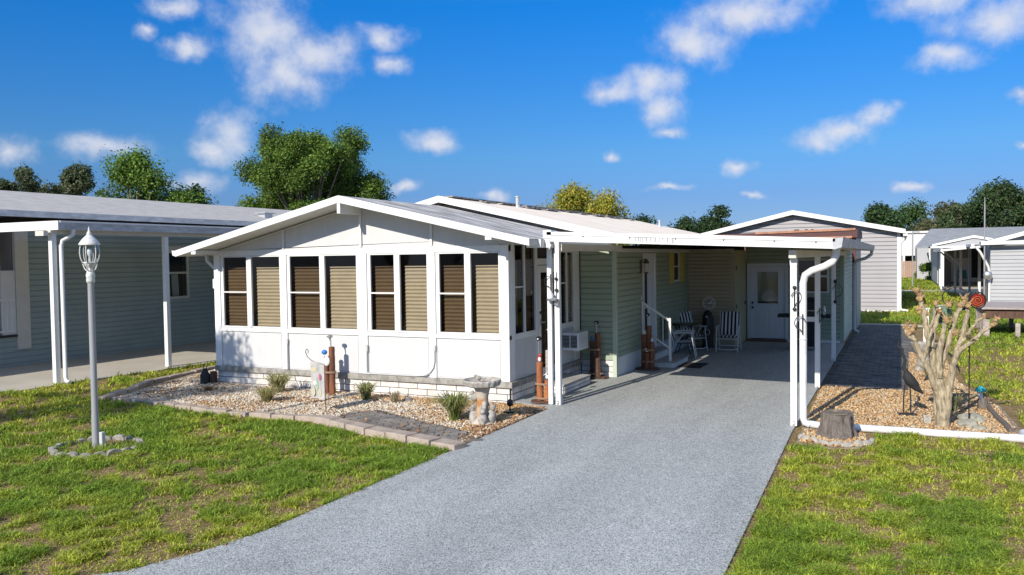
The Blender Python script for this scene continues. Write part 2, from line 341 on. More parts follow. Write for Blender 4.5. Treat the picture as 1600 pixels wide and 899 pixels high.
def stripe_mat():
    M = bpy.data.materials.new('black_white_striped_cushion'); M.use_nodes = True; t = M.node_tree; b = t.nodes['Principled BSDF']
    b.inputs['Roughness'].default_value = 0.85
    tcn = N(t, 'ShaderNodeTexCoord'); sp = N(t, 'ShaderNodeSeparateXYZ'); t.links.new(tcn.outputs['Object'], sp.inputs[0])
    m1 = N(t, 'ShaderNodeMath', operation='MULTIPLY'); m1.inputs[1].default_value = 1 / 0.094; t.links.new(sp.outputs[0], m1.inputs[0])
    m2 = N(t, 'ShaderNodeMath', operation='ADD'); m2.inputs[1].default_value = 0.22 + 10; t.links.new(m1.outputs[0], m2.inputs[0])
    fr = N(t, 'ShaderNodeMath', operation='FRACT'); t.links.new(m2.outputs[0], fr.inputs[0])
    gt = N(t, 'ShaderNodeMath', operation='GREATER_THAN'); gt.inputs[1].default_value = 0.46; t.links.new(fr.outputs[0], gt.inputs[0])
    mx = N(t, 'ShaderNodeMix', data_type='RGBA'); mx.inputs[6].default_value = (0.72, 0.72, 0.72, 1); mx.inputs[7].default_value = (0.012, 0.013, 0.02, 1)
    t.links.new(gt.outputs[0], mx.inputs[0]); t.links.new(mx.outputs[2], b.inputs['Base Color'])
    return M
STRIPE = stripe_mat()

# ------------------------------------------------------------------ mesh helpers
WLOC = {}
class MB:
    def __init__(s):
        s.v = []; s.f = []; s.c = []
    def quad(s, a, b, c, d):
        i = len(s.v); s.v += [tuple(a), tuple(b), tuple(c), tuple(d)]; s.f.append((i, i + 1, i + 2, i + 3)); return s
    def poly(s, pts):
        i = len(s.v); s.v += [tuple(p) for p in pts]; s.f.append(tuple(range(i, i + len(pts)))); return s
    def box(s, x0, x1, y0, y1, z0, z1):
        i = len(s.v)
        s.v += [(x0, y0, z0), (x1, y0, z0), (x1, y1, z0), (x0, y1, z0), (x0, y0, z1), (x1, y0, z1), (x1, y1, z1), (x0, y1, z1)]
        for q in ((0, 3, 2, 1), (4, 5, 6, 7), (0, 1, 5, 4), (1, 2, 6, 5), (2, 3, 7, 6), (3, 0, 4, 7)):
            s.f.append(tuple(i + k for k in q))
        return s
    def bar(s, p, q, w, h, up=(0, 0, 1)):
        p = Vector(p); q = Vector(q); d = (q - p).normalized(); u = Vector(up)
        if abs(d.dot(u)) > 0.99: u = Vector((0, 1, 0))
        r = d.cross(u).normalized() * w / 2; n = r.cross(d).normalized() * h / 2
        i = len(s.v)
        for b in (p, q):
            s.v += [tuple(b - r - n), tuple(b + r - n), tuple(b + r + n), tuple(b - r + n)]
        for k in ((3, 2, 1, 0), (4, 5, 6, 7), (0, 1, 5, 4), (1, 2, 6, 5), (2, 3, 7, 6), (3, 0, 4, 7)):
            s.f.append(tuple(i + a for a in k))
        return s
    def tube(s, pts, r, n=8, caps=True):
        pts = [Vector(p) for p in pts]; m_ = len(pts)
        rs = r if isinstance(r, (list, tuple)) else [r] * m_
        i0 = len(s.v); prevr = None
        for k, p in enumerate(pts):
            d = (pts[min(k + 1, m_ - 1)] - pts[max(k - 1, 0)]).normalized()
            if prevr is None:
                u = Vector((0, 0, 1)) if abs(d.z) < 0.9 else Vector((1, 0, 0))
                a = d.cross(u).normalized()
            else:
                a = (prevr - d * prevr.dot(d)).normalized()
            prevr = a; b = d.cross(a).normalized()
            for j in range(n):
                t = 2 * PI * j / n
                s.v.append(tuple(p + (a * math.cos(t) + b * math.sin(t)) * rs[k]))
        for k in range(m_ - 1):
            for j in range(n):
                a = i0 + k * n + j; b = i0 + k * n + (j + 1) % n
                s.f.append((a, b, b + n, a + n))
        if caps:
            s.f.append(tuple(i0 + j for j in range(n))[::-1]); s.f.append(tuple(i0 + (m_ - 1) * n + j for j in range(n)))
        return s
    def lathe(s, prof, cx=0, cy=0, n=20, sx=1, sy=1):
        i0 = len(s.v)
        for (r, z) in prof:
            for j in range(n):
                t = 2 * PI * j / n; s.v.append((cx + r * math.cos(t) * sx, cy + r * math.sin(t) * sy, z))
        for k in range(len(prof) - 1):
            for j in range(n):
                a = i0 + k * n + j; b = i0 + k * n + (j + 1) % n
                s.f.append((a, b, b + n, a + n))
        s.f.append(tuple(i0 + j for j in range(n))[::-1]); s.f.append(tuple(i0 + (len(prof) - 1) * n + j for j in range(n)))
        return s
    def ball(s, c, r, n=10, m_=7, jit=0.0, sx=1, sy=1, sz=1):
        prof = [(max(1e-3, math.sin(PI * k / m_)), -math.cos(PI * k / m_)) for k in range(m_ + 1)]
        i0 = len(s.v); s.lathe(prof, n=n)
        for k in range(i0, len(s.v)):
            x, y, z = s.v[k]; q = 1 + random.uniform(-jit, jit)
            s.v[k] = (c[0] + x * r * sx * q, c[1] + y * r * sy * q, c[2] + z * r * sz * q)
        return s
    def prism(s, pts, off):   # polygon pts extruded by vector off
        off = Vector(off); n = len(pts); i = len(s.v)
        s.v += [tuple(p) for p in pts] + [tuple(Vector(p) + off) for p in pts]
        s.f.append(tuple(range(i, i + n))[::-1]); s.f.append(tuple(range(i + n, i + 2 * n)))
        for k in range(n):
            a, b = i + k, i + (k + 1) % n; s.f.append((a, b, b + n, a + n))
        return s
    def build(s, name, material, parent=None, bevel=0.0, smooth=False, local=False, loc=None):
        me = bpy.data.meshes.new(name)
        o = bpy.data.objects.new(name, me)
        off = Vector((0, 0, 0))
        if parent is not None:
            o.parent = parent; off = WLOC.get(parent, Vector((0, 0, 0)))
            WLOC[o] = off
        elif loc is not None:
            o.location = loc; off = Vector(loc); WLOC[o] = off
        else:
            WLOC[o] = off
        if local: off = Vector((0, 0, 0))
        me.from_pydata([tuple(Vector(p) - off) for p in s.v], [], s.f)
        me.materials.append(material)
        if s.c:
            ca_ = me.color_attributes.new('Col', 'FLOAT_COLOR', 'CORNER')
            arr = []
            for pi, p in enumerate(s.f):
                arr += list(s.c[pi] + (1,)) * len(p)
            ca_.data.foreach_set('color', arr)
        import bmesh
        bm = bmesh.new(); bm.from_mesh(me); bmesh.ops.recalc_face_normals(bm, faces=bm.faces); bm.to_mesh(me); bm.free()
        if smooth:
            for p in me.polygons: p.use_smooth = True
            me.set_sharp_from_angle(angle=math.radians(50))
        COL.objects.link(o)
        if bevel:
            b = o.modifiers.new('bevel', 'BEVEL'); b.width = bevel; b.segments = 2; b.limit_method = 'ANGLE'
        return o
def tag(o, label=None, cat=None, group=None, kind=None):
    if label: o['label'] = label
    if cat: o['category'] = cat
    if group: o['group'] = group
    if kind: o['kind'] = kind
    return o
def thing(name, label, cat, loc, group=None, rz=0):
    o = bpy.data.objects.new(name, None); COL.objects.link(o); o.location = loc; o.rotation_euler = (0, 0, rz)
    o.empty_display_size = 0.1
    WLOC[o] = Vector(loc)
    return tag(o, label, cat, group)
def structure(name, mb, m_, **k):
    return tag(mb.build(name, m_, **k), kind='structure')
def copy_tree(o, parent=None):
    c = o.copy(); COL.objects.link(c)
    if parent is not None: c.parent = parent
    for ch in list(o.children): copy_tree(ch, c)
    return c
def raw_mesh(name, verts, faces_flat, nper, material, cols=None, parent=None, smooth=False):
    me = bpy.data.meshes.new(name); nv = len(verts); nf = len(faces_flat) // nper
    me.vertices.add(nv); me.vertices.foreach_set('co', np.asarray(verts, np.float32).ravel())
    me.loops.add(nf * nper); me.loops.foreach_set('vertex_index', np.asarray(faces_flat, np.int32))
    me.polygons.add(nf); me.polygons.foreach_set('loop_start', np.arange(0, nf * nper, nper, dtype=np.int32))
    me.polygons.foreach_set('use_smooth', np.full(nf, smooth))
    me.update(calc_edges=True)
    if cols is not None:
        a = me.color_attributes.new('Col', 'FLOAT_COLOR', 'POINT')
        a.data.foreach_set('color', np.concatenate([cols, np.ones((nv, 1))], 1).astype(np.float32).ravel())
    me.materials.append(material)
    o = bpy.data.objects.new(name, me); COL.objects.link(o)
    if parent is not None:
        o.parent = parent; WLOC[o] = WLOC.get(parent, Vector((0, 0, 0)))
    return o
def vnoise(x, y, seed=0):
    def h(i, j):
        n = (i.astype(np.int64) * 374761393 + j.astype(np.int64) * 668265263 + seed * 974711) & 0xffffffff
        n = ((n ^ (n >> 13)) * 1274126177) & 0xffffffff
        return ((n ^ (n >> 16)) & 0xffff) / 65535.0
    xi = np.floor(x); yi = np.floor(y); fx = x - xi; fy = y - yi
    fx = fx * fx * (3 - 2 * fx); fy = fy * fy * (3 - 2 * fy)
    return (h(xi, yi) * (1 - fx) + h(xi + 1, yi) * fx) * (1 - fy) + (h(xi, yi + 1) * (1 - fx) + h(xi + 1, yi + 1) * fx) * fy
def fbm(x, y, seed=0, o=4):
    r = 0; a = 1; t = 0
    for k in range(o):
        r = r + a * vnoise(x * 2 ** k, y * 2 ** k, seed + k * 7); t += a; a *= 0.55
    return r / t
def inpoly(x, y, poly):
    r = np.zeros(len(x), bool); n = len(poly)
    for i in range(n):
        x0, y0 = poly[i]; x1, y1 = poly[(i + 1) % n]
        if y0 == y1: continue
        c = ((y0 > y) != (y1 > y)) & (x < (x1 - x0) * (y - y0) / (y1 - y0) + x0)
        r ^= c
    return r
def siding(mb, axis, plane, a0, a1, z0, z1, out_=1, pitch=0.115, depth=0.024, holes=(), clip=None):
    """horizontal lap siding: each lap leans out at its foot; holes (a0,a1,z0,z1) are left open; clip(z)->(lo,hi)"""
    def P(a, z, o):
        return (plane + out_ * o, a, z) if axis == 'x' else (a, plane + out_ * o, z)
    zs = []; z = z0; k = 0
    while z < z1 - 1e-6:
        top = min(z + pitch, z1)
        cuts = sorted(set([z, top] + [q_ for q_ in (z + pitch * 0.70, z + pitch * 0.85) if q_ < top] + [h[i] for h in holes for i in (2, 3) if z < h[i] < top]))
        for c0, c1 in zip(cuts[:-1], cuts[1:]):
            zm = (c0 + c1) / 2; lo, hi = a0, a1
            if clip:
                l2, h2 = clip(zm); lo, hi = max(lo, l2), min(hi, h2)
                if hi <= lo: continue
            segs = [(lo, hi)]
            for h in holes:
                if h[2] < zm < h[3]:
                    ns = []
                    for (p, q) in segs:
                        if h[1] <= p or h[0] >= q: ns.append((p, q)); continue
                        if h[0] > p: ns.append((p, h[0]))
                        if h[1] < q: ns.append((h[1], q))
                    segs = ns
            def pf(zz):
                q_ = (zz - z) / pitch
                return 0.002 + (depth * (1 - 0.25 * q_) if q_ < 0.70 else depth * 0.825 * (1 - ((q_ - 0.70) / 0.30)) ** 1.3)
            o0, o1 = pf(c0), pf(min(c1, z + pitch - 1e-5))
            for p, q in segs:
                mb.quad(P(p, c0, o0), P(q, c0, o0), P(q, c1, o1), P(p, c1, o1))
                if c0 == z: mb.quad(P(p, c0, 0), P(q, c0, 0), P(q, c0, o0), P(p, c0, o0))
        z = top
    return mb
def brick_wall(mb, mort, axis, plane, a0, a1, zs, out_=1, length=0.40, gap=0.012, depth=0.02, thick=0.06):
    """running bond bricks standing proud of a dark mortar backing"""
    for k in range(len(zs) - 1):
        z0, z1 = zs[k] + gap / 2, zs[k + 1] - gap / 2
        a = a0 - (length / 2 if k % 2 else 0)
        while a < a1:
            p, q = max(a, a0), min(a + length, a1)
            if q - p > 0.03:
                o = depth + random.uniform(-0.003, 0.003); lo, hi = sorted((plane, plane + out_ * o))
                if axis == 'y': mb.box(p + gap / 2, q - gap / 2, lo, hi, z0, z1)
                else: mb.box(lo, hi, p + gap / 2, q - gap / 2, z0, z1)
            a += length
    lo, hi = sorted((plane - out_ * thick, plane + out_ * 0.008))
    if axis == 'y': mort.box(a0, a1, lo, hi, zs[0] - 0.05, zs[-1])
    else: mort.box(lo, hi, a0, a1, zs[0] - 0.05, zs[-1])
# ================================================================== THE SETTING
structure('ground', MB().quad((-400, -60, 0), (400, -60, 0), (400, 700, 0), (-400, 700, 0)), GROUND)
# driveway slab: runs from the street up under the carport
dv = MB()
outl = [(-9.0, 1.0), (-7.2, 3.0), (-6.2, 4.0), (-5.66, 4.55), (-5.42, 5.1), (-5.28, 5.8), (-5.25, 8), (-5.2, 12.35), (-6.0, 12.75), (-6.02, 16.05), (-5.25, 16.1), (-5.25, 22.4), (-4.03, 22.4), (-4.03, 24.28), (-1.38, 24.28), (-1.36, 12.0), (-1.29, 9), (-1.22, 6), (-1.15, 4.0), (-0.6, 2.0), (0.6, 0.5)]
dv.prism([(x, y, -0.1) for x, y in outl], (0, 0, 0.125))
structure('driveway', dv, DRIVE, bevel=0.004)
structure('neighbor_driveway', MB().prism([(-19.55, -2, -0.1), (-15.85, -2, -0.1), (-15.75, 10, -0.1), (-15.4, 14.6, -0.1), (-15.35, 30, -0.1), (-19.55, 30, -0.1)], (0, 0, 0.12)), CONC)
structure('bed_soil', MB().prism([(x, y, -0.05) for x, y in [(-5.26, 12.6), (-14.0, 14.9), (-14.6, 14.4), (-13.2, 10.4), (-9.3, 10.15), (-8.2, 10.2), (-5.25, 9.3)]], (0, 0, 0.062)), BEDM)
RB = [(-1.33, 16.28), (-1.27, 12.3), (-0.8, 12.4), (0.2, 12.45), (1.55, 12.6), (1.45, 15.2), (1.0, 17.5), (0.95, 22.5), (0.12, 22.5), (0.12, 16.28)]
structure('mulch_bed_soil', MB().prism([(x, y, -0.05) for x, y in RB], (0, 0, 0.062)), BEDM)
structure('stump_bed_soil', MB().prism([(-1.25, 12.2, -0.05), (-1.24, 11.3, -0.05), (-0.8, 11.15, -0.05), (-0.35, 11.35, -0.05), (-0.4, 12.2, -0.05)], (0, 0, 0.06)), BEDM)

def pavers(name, poly, ang, l, w, z, mat_, base, seed, gap=0.012):
    r = random.Random(seed); mb = MB()
    xs = [p[0] for p in poly]; ys = [p[1] for p in poly]; cx, cy = sum(xs) / len(xs), sum(ys) / len(ys)
    R_ = max(max(xs) - min(xs), max(ys) - min(ys)) / 2 + 1; ca_, sa_ = math.cos(ang), math.sin(ang)
    ny = int(2 * R_ / w); nx = int(2 * R_ / l)
    for j in range(-ny // 2 - 2, ny // 2 + 2):
        for i in range(-nx // 2 - 2, nx // 2 + 2):
            u0 = i * l + (l / 2 if j % 2 else 0); v0 = j * w
            c_ = (cx + (u0 + l / 2) * ca_ - (v0 + w / 2) * sa_, cy + (u0 + l / 2) * sa_ + (v0 + w / 2) * ca_)
            cs = [(cx + u * ca_ - v * sa_, cy + u * sa_ + v * ca_) for u, v in ((u0 + gap, v0 + gap), (u0 + l, v0 + gap), (u0 + l, v0 + w), (u0 + gap, v0 + w))]
            inside = inpoly(np.array([q[0] for q in cs] + [c_[0]]), np.array([q[1] for q in cs] + [c_[1]]), poly)
            if inside.sum() < 4: continue
            h = z + r.uniform(-0.003, 0.003); t = r.uniform(0.62, 1.12); col = (t, t * r.uniform(0.95, 1.0), t * r.uniform(0.90, 1.0))
            b = [(x, y, h - 0.03) for x, y in cs]; tp = [(x, y, h + r.uniform(-0.002, 0.002)) for x, y in cs]
            k = len(mb.v); mb.v += b + tp
            for q in ((4, 5, 6, 7), (0, 1, 5, 4), (1, 2, 6, 5), (2, 3, 7, 6), (3, 0, 4, 7)):
                mb.f.append(tuple(k + a for a in q)); mb.c.append(col)
    structure(name, mb, mat_)
    structure(name + '_joints', MB().prism([(x, y, -0.02) for x, y in poly], (0, 0, z - 0.012 + 0.02)), base)
pavers('paver_path', [(-8.05, 10.42), (-5.2, 9.5), (-5.12, 9.95), (-5.9, 10.35), (-6.9, 10.8), (-7.75, 11.2), (-8.1, 10.8)], math.radians(27), 0.23, 0.13, 0.035, PAVG, JOINT, 3)
pavers('paver_patio', [(-1.34, 16.32), (0.16, 16.32), (0.32, 22), (0.45, 30.6), (-1.36, 30.6), (-1.36, 24)], 0, 0.235, 0.155, 0.03, PAVD, JOINT, 4)
structure('patio_border', MB().box(-1.36, 0.7, 30.62, 31.0, -0.05, 0.05), CONC)
structure('back_sidewalk', MB().box(-30, 6.0, 57.2, 60.0, -0.05, 0.02), CONC)
structure('back_driveway', MB().prism([(2.75, 60.02, -0.05), (2.6, 78, -0.05), (7.5, 78, -0.05), (7.5, 60.02, -0.05)], (0, 0, 0.07)), CONC)
structure('side_carport_slab', MB().prism([(3.05, 48, -0.05), (3.35, 44.2, -0.05), (3.68, 44.2, -0.05), (6, 44.2, -0.05), (6, 57.18, -0.05), (2.9, 57.18, -0.05)], (0, 0, 0.07)), CONC)

# ================================================================== MAIN HOME
home = thing('mobile_home', 'sage green and white mobile home with a windowed white front room under a gable', 'house', (-9.1, 12.65, 0))
FY = 12.65; SX = -6.03; RX = -9.09
def roofz(x, top=3.65, s=0.2286): return top - s * abs(x - RX)
# --- brick base, ledge
bk = MB(); mo = MB()
brick_wall(bk, mo, 'y', FY + 0.02, -12.70, -6.05, [-0.08, 0.035, 0.15, 0.265], out_=-1)
brick_wall(bk, mo, 'x', SX - 0.02, FY + 0.045, 16.08, [-0.08, 0.035, 0.15, 0.265], out_=1)
brick_wall(bk, mo, 'y', 16.1, -6.02, -5.31, [-0.02, 0.12, 0.24, 0.36], out_=-1)
base_m = mo.build('brick_mortar', MORTAR, home); bk.build('brick_skirt', BRICKW, home, bevel=0.004)
MB().box(-12.74, -5.985, FY - 0.045, FY + 0.1, 0.267, 0.372).box(SX - 0.1, -5.985, FY + 0.102, 13.76, 0.267, 0.372).box(SX - 0.1, -5.985, 14.9, 16.08, 0.267, 0.372).build('ledge', LEDGE, home, bevel=0.008)
# --- front wall: posts, knee wall, header, gable panels
fr = MB()
for x0, x1 in ((-12.72, -12.56), (-10.98, -10.84), (-9.15, -8.95), (-7.62, -7.48), (-6.19, SX + 0.0)):
    fr.box(x0, x1, FY - 0.03, FY + 0.08, 0.375, 2.72)
fr.box(-12.72, -6.03, FY - 0.022, FY + 0.075, 2.612, 2.725)
fr.box(-12.72, -6.03, FY - 0.026, FY + 0.075, 1.09, 1.165)
for x in (-10.90, -9.07, -7.55):
    fr.box(x - 0.022, x + 0.022, FY - 0.036, FY - 0.002, 2.728, roofz(x) - 0.13)
fr.build('wall_frame', WHITE, home, bevel=0.004)
kn = MB()
for x0, x1 in ((-12.56, -10.98), (-10.84, -9.15), (-8.95, -7.62), (-7.48, -6.19)):
    kn.box(x0 + 0.001, x1 - 0.001, FY, FY + 0.06, 0.375, 1.088)
    kn.box(x0 + 0.03, x1 - 0.03, FY - 0.008, FY - 0.0005, 0.40, 1.06)
kn.build('knee_wall_panel', PANEL, home, bevel=0.003)
MB().prism([(-12.72, FY + 0.005, 2.727), (-6.03, FY + 0.005, 2.727), (-6.03, FY + 0.005, roofz(-6.03) - 0.115), (RX, FY + 0.005, 3.65 - 0.115), (-12.72, FY + 0.005, roofz(-12.72) - 0.115)], (0, 0.06, 0)).build('gable_panel', PANEL, home)
# thin trim where the gable panel meets the header and the soffit
MB().box(-12.55, -6.2, FY - 0.012, FY + 0.004, 2.729, 2.742).bar((-12.70, FY - 0.01, roofz(-12.7) - 0.135), (RX, FY - 0.01, 3.65 - 0.135), 0.02, 0.03).bar((RX, FY - 0.01, 3.65 - 0.135), (-6.05, FY - 0.01, roofz(-6.05) - 0.135), 0.02, 0.03).build('gable_trim', SOFFIT, home)

def pleats(mb, x0, x1, y, z0, z1, pitch=0.068, amp=0.022, axis='y'):
    n = int((z1 - z0) / pitch)
    for k in range(n):
        a = z0 + k * pitch; b = a + pitch / 2; c = a + pitch
        for (p, q, dp, dq) in ((a, b, 0, -amp), (b, c, -amp, 0)):
            if axis == 'y': mb.quad((x0, y + dp, p), (x1, y + dp, p), (x1, y + dq, q), (x0, y + dq, q))
            else: mb.quad((y - dp, x0, p), (y - dp, x1, p), (y - dq, x1, q), (y - dq, x0, q))
def window_y(x0, x1, z0, z1, wpx, shade_top, screen, midrail, parent, lead):
    """one sash of the front room: frame > pane, screen, rail; the pleated shade hangs behind it"""
    f = MB(); t = 0.03
    f.box(x0, x0 + t, FY - 0.02, FY + 0.03, z0, z1).box(x1 - t, x1, FY - 0.02, FY + 0.03, z0, z1)
    f.box(x0 + t, x1 - t, FY - 0.02, FY + 0.03, z0, z0 + t).box(x0 + t, x1 - t, FY - 0.02, FY + 0.03, z1 - t * 0.7, z1)
    if midrail: f.box(x0 - 0.0, x1 + 0.0, FY - 0.032, FY + 0.0, 1.872, 1.898)
    w = f.build('window', WHITE, parent, bevel=0.002)
    MB().box(x0 + t + 0.001, x1 - t - 0.001, FY + 0.012, FY + 0.016, z0 + t + 0.001, z1 - t * 0.7 - 0.001).build('pane', SCREEN if screen else GLASS, w)
    s = MB(); pleats(s, x0 + t + lead, x1 - t - 0.012, FY + 0.10, z0 + 0.01, shade_top)
    s.box(x0 + t + lead, x1 - t - 0.012, FY + 0.08, FY + 0.115, shade_top - 0.004, shade_top + 0.018)
    s.build('pleated_shade', SHADE, w)
for (x0, xm, x1) in ((-12.555, -11.80, -10.985), (-10.835, -9.98, -9.155), (-8.945, -8.29, -7.625), (-7.475, -6.83, -6.195)):
    window_y(x0 + 0.05, xm - 0.03, 1.17, 2.608, 0, 2.36, True, True, home, 0.035)
    window_y(xm + 0.03, x1, 1.17, 2.608, 0, 2.36, False, False, home, 0.055)
    MB().box(xm - 0.029, xm + 0.029, FY - 0.025, FY + 0.06, 1.17, 2.608).build('mullion', WHITE, home, bevel=0.003)
    MB().box(x0 + 0.001, x0 + 0.049, FY - 0.01, FY + 0.05, 1.17, 2.608).build('mullion', WHITE, home, bevel=0.003)
# room inside
MB().box(-12.7, -6.07, FY + 0.16, 16.05, 0.25, 0.27).build('room_floor', INTERIOR, home)
MB().box(-12.7, -6.07, FY + 0.16, 16.05, 2.75, 2.77).build('room_ceiling', INTERIOR, home)
MB().box(-12.7, -6.07, 16.0, 16.04, 0.28, 2.74).build('room_back_wall', INTERIOR, home)
MB().box(-12.72, -12.66, FY + 0.1, 16.08, 0.0, 2.80).build('left_wall', PANEL, home)
# --- side wall facing the carport
sd = MB()
sd.box(SX - 0.09, SX + 0.004, FY + 0.081, 12.83, 0.375, 2.85).box(SX - 0.08, SX, 13.76, 13.86, 0.27, 2.85).box(SX - 0.08, SX, 14.80, 14.86, 0.27, 2.85).box(SX - 0.08, SX, 15.72, 15.86, 0.375, 2.85)
sd.box(SX - 0.08, SX - 0.002, 12.83, 13.76, 1.08, 1.15).box(SX - 0.08, SX - 0.002, 12.83, 13.76, 2.75, 2.85).box(SX - 0.08, SX - 0.002, 14.86, 15.72, 1.08, 1.16).box(SX - 0.08, SX - 0.002, 14.86, 15.72, 2.62, 2.85)
sd.box(SX - 0.08, SX - 0.002, 13.86, 14.80, 2.36, 2.48).box(SX - 0.08, SX - 0.002, 13.86, 14.80, 2.70, 2.85)
sd.box(SX - 0.078, SX - 0.004, 15.86, 16.05, 0.375, 2.85)
sd.build('side_wall_frame', WHITE, home, bevel=0.003)
for a_, b_ in ((12.83, 13.76), (14.86, 15.72)): MB().box(SX - 0.06, SX - 0.012, a_, b_, 0.375, 1.079).build('side_knee_panel', PANEL, home)
def window_x(y0, y1, z0, z1, screen, rail, shade):
    f = MB(); t = 0.025
    f.box(SX - 0.04, SX + 0.01, y0, y0 + t, z0, z1).box(SX - 0.04, SX + 0.01, y1 - t, y1, z0, z1).box(SX - 0.04, SX + 0.01, y0 + t, y1 - t, z0, z0 + t).box(SX - 0.04, SX + 0.01, y0 + t, y1 - t, z1 - t, z1)
    if rail: f.box(SX - 0.03, SX + 0.016, y0 + t, y1 - t, 1.975, 2.0)
    w = f.build('window', WHITE, home)
    MB().box(SX - 0.022, SX - 0.018, y0 + t + .001, y1 - t - .001, z0 + t + .001, z1 - t - .001).build('pane', SCREEN if screen else GLASS, w)
    if shade:
        s = MB(); pleats(s, y0 + t + 0.01, y1 - t - 0.01, SX - 0.09, z0 + 0.02, z1 - 0.04, axis='x'); s.build('pleated_shade', SHADE, w)
window_x(12.832, 13.27, 1.152, 2.748, True, True, False); window_x(13.272, 13.758, 1.152, 2.748, True, False, True)
window_x(14.862, 15.31, 1.162, 2.618, True, True, False); window_x(15.312, 15.718, 1.162, 2.618, False, False, True)
# curtain seen through the side window
cm = MB()
for k in range(9): cm.tube([(SX - 0.12, 12.9 + k * 0.035, 1.3), (SX - 0.12, 12.9 + k * 0.035, 2.45)], 0.02, 6)
cm.build('white_curtain', CURTAIN, home, smooth=True)
# storm door
dr = MB().box(SX - 0.03, SX + 0.012, 13.865, 13.98, 0.29, 2.35).box(SX - 0.03, SX + 0.012, 14.69, 14.795, 0.29, 2.35).box(SX - 0.03, SX + 0.012, 13.98, 14.69, 0.29, 0.44).box(SX - 0.03, SX + 0.012, 13.98, 14.69, 2.22, 2.35).build('storm_door', WHITE, home, bevel=0.003)
MB().box(SX - 0.016, SX - 0.012, 13.981, 14.689, 0.441, 2.219).build('pane', SCREEN, dr)
s = MB(); pleats(s, 14.0, 14.67, SX - 0.10, 0.46, 2.15, axis='x'); s.build('door_shade', SHADE, dr)
MB().tube([(SX + 0.012, 13.93, 1.30), (SX + 0.06, 13.93, 1.30), (SX + 0.065, 14.03, 1.30)], 0.013, 8).box(SX + 0.013, SX + 0.02, 13.905, 13.955, 1.24, 1.36).build('handle', STEEL, dr)
MB().tube([(SX + 0.012, 13.93, 1.48), (SX + 0.035, 13.93, 1.48)], 0.028, 10).build('lock', BLACK, dr)
MB().box(SX - 0.05, SX - 0.046, 13.862, 14.798, 2.482, 2.698).build('transom_glass', DARK, home)
MB().box(SX - 0.2, SX + 0.03, 13.78, 14.88, 0.20, 0.272).build('door_sill', SOFFIT, home)
# --- gable roof of the front room
def slab(x0, z0, x1, z1, y0, y1, t):
    return [(x0, y0, z0), (x1, y0, z1), (x1, y0, z1 - t), (x0, y0, z0 - t)], (0, y1 - y0, 0)
mb = MB()
pts, off = slab(-13.09, roofz(-13.09), RX, 3.65, 12.04, 15.6, 0.10); mb.prism(pts, off)
pts, off = slab(RX, 3.65, -5.36, roofz(-5.36), 12.04, 15.6, 0.10); mb.prism(pts, off)
mb.build('front_roof', SOFFIT, home)
mb = MB()
for (a, b) in ((-13.10, RX), (RX, -5.34)):
    mb.quad((a, 12.0, roofz(a) + 0.006), (b, 12.0, roofz(b) + 0.006), (b, 15.6, roofz(b) + 0.006), (a, 15.6, roofz(a) + 0.006))
mb.build('front_roof_shingles', ROOFG, home)
mb = MB()
mb.prism([(-13.12, 12.0, roofz(-13.12) + 0.008), (RX, 12.0, 3.658), (RX, 12.0, 3.528), (-13.12, 12.0, roofz(-13.12) - 0.115)], (0, 0.038, 0))
mb.prism([(RX + 0.003, 12.0, 3.658), (-5.36, 12.0, roofz(-5.36) + 0.008), (-5.36, 12.0, roofz(-5.36) - 0.11), (RX + 0.003, 12.0, 3.528)], (0, 0.038, 0))
mb.build('rake_fascia', WHITE, home, bevel=0.003)
MB().box(RX - 0.035, RX + 0.035, 12.01, FY, 3.335, 3.54).build('ridge_beam', WHITE, home, bevel=0.003)
MB().box(-12.70, -12.58, 12.015, FY, 2.655, 2.735).box(-6.16, -6.04, 12.015, FY, 2.80, 2.885).build('eave_beam', WHITE, home, bevel=0.003)
MB().box(-5.42, -5.22, 12.5, 16.0, 2.66, 2.80).build('side_header', WHITE, home)
MB().box(-5.56, -5.30, 12.33, 12.48, 2.66, 2.80).build('header_end_cap', WHITE, home, bevel=0.004)
# left gutter and its downspout
g = MB().prism([(-13.10, 12.02, 2.72), (-13.23, 12.02, 2.74), (-13.21, 12.02, 2.64), (-13.12, 12.02, 2.62)], (0, 3.5, 0)).build('left_gutter', WHITE, home)
d_ = MB().tube([(-13.14, 12.85, 2.64), (-13.12, 12.85, 2.52), (-12.98, 12.82, 2.44), (-12.86, 12.80, 2.36), (-12.81, 12.80, 2.22), (-12.80, 12.80, 0.1)], 0.038, 8).build('downspout', WHITE, home, smooth=True)
MB().box(-12.88, -12.83, 12.74, 12.80, 1.95, 2.15).build('junction_box', WHITE, home, bevel=0.006)
# cable covers on the knee wall
MB().box(-10.86, -10.82, FY - 0.055, FY - 0.037, 0.88, 0.98).tube([(-10.84, FY - 0.05, 0.9), (-10.84, FY - 0.05, 0.38)], 0.011, 6).build('cable_conduit', CONDUIT, home)
MB().box(-8.99, -8.94, FY - 0.06, FY - 0.037, 0.80, 0.92).tube([(-8.965, FY - 0.05, 0.82), (-8.965, FY - 0.05, 0.385)], 0.013, 6).box(-9.03, -8.9, FY - 0.065, FY - 0.037, 0.376, 0.41).build('cable_conduit', CONDUIT, home)
MB().box(-7.53, -7.48, FY - 0.06, FY - 0.037, 0.86, 0.96).tube([(-7.505, FY - 0.05, 0.88), (-7.505, FY - 0.05, 0.68), (-7.53, FY - 0.05, 0.56), (-7.60, FY - 0.05, 0.47), (-7.72, FY - 0.055, 0.41), (-7.9, FY - 0.055, 0.395), (-9.2, FY - 0.055, 0.39)], 0.013, 8).build('cable_conduit', CONDUIT, home, smooth=True)
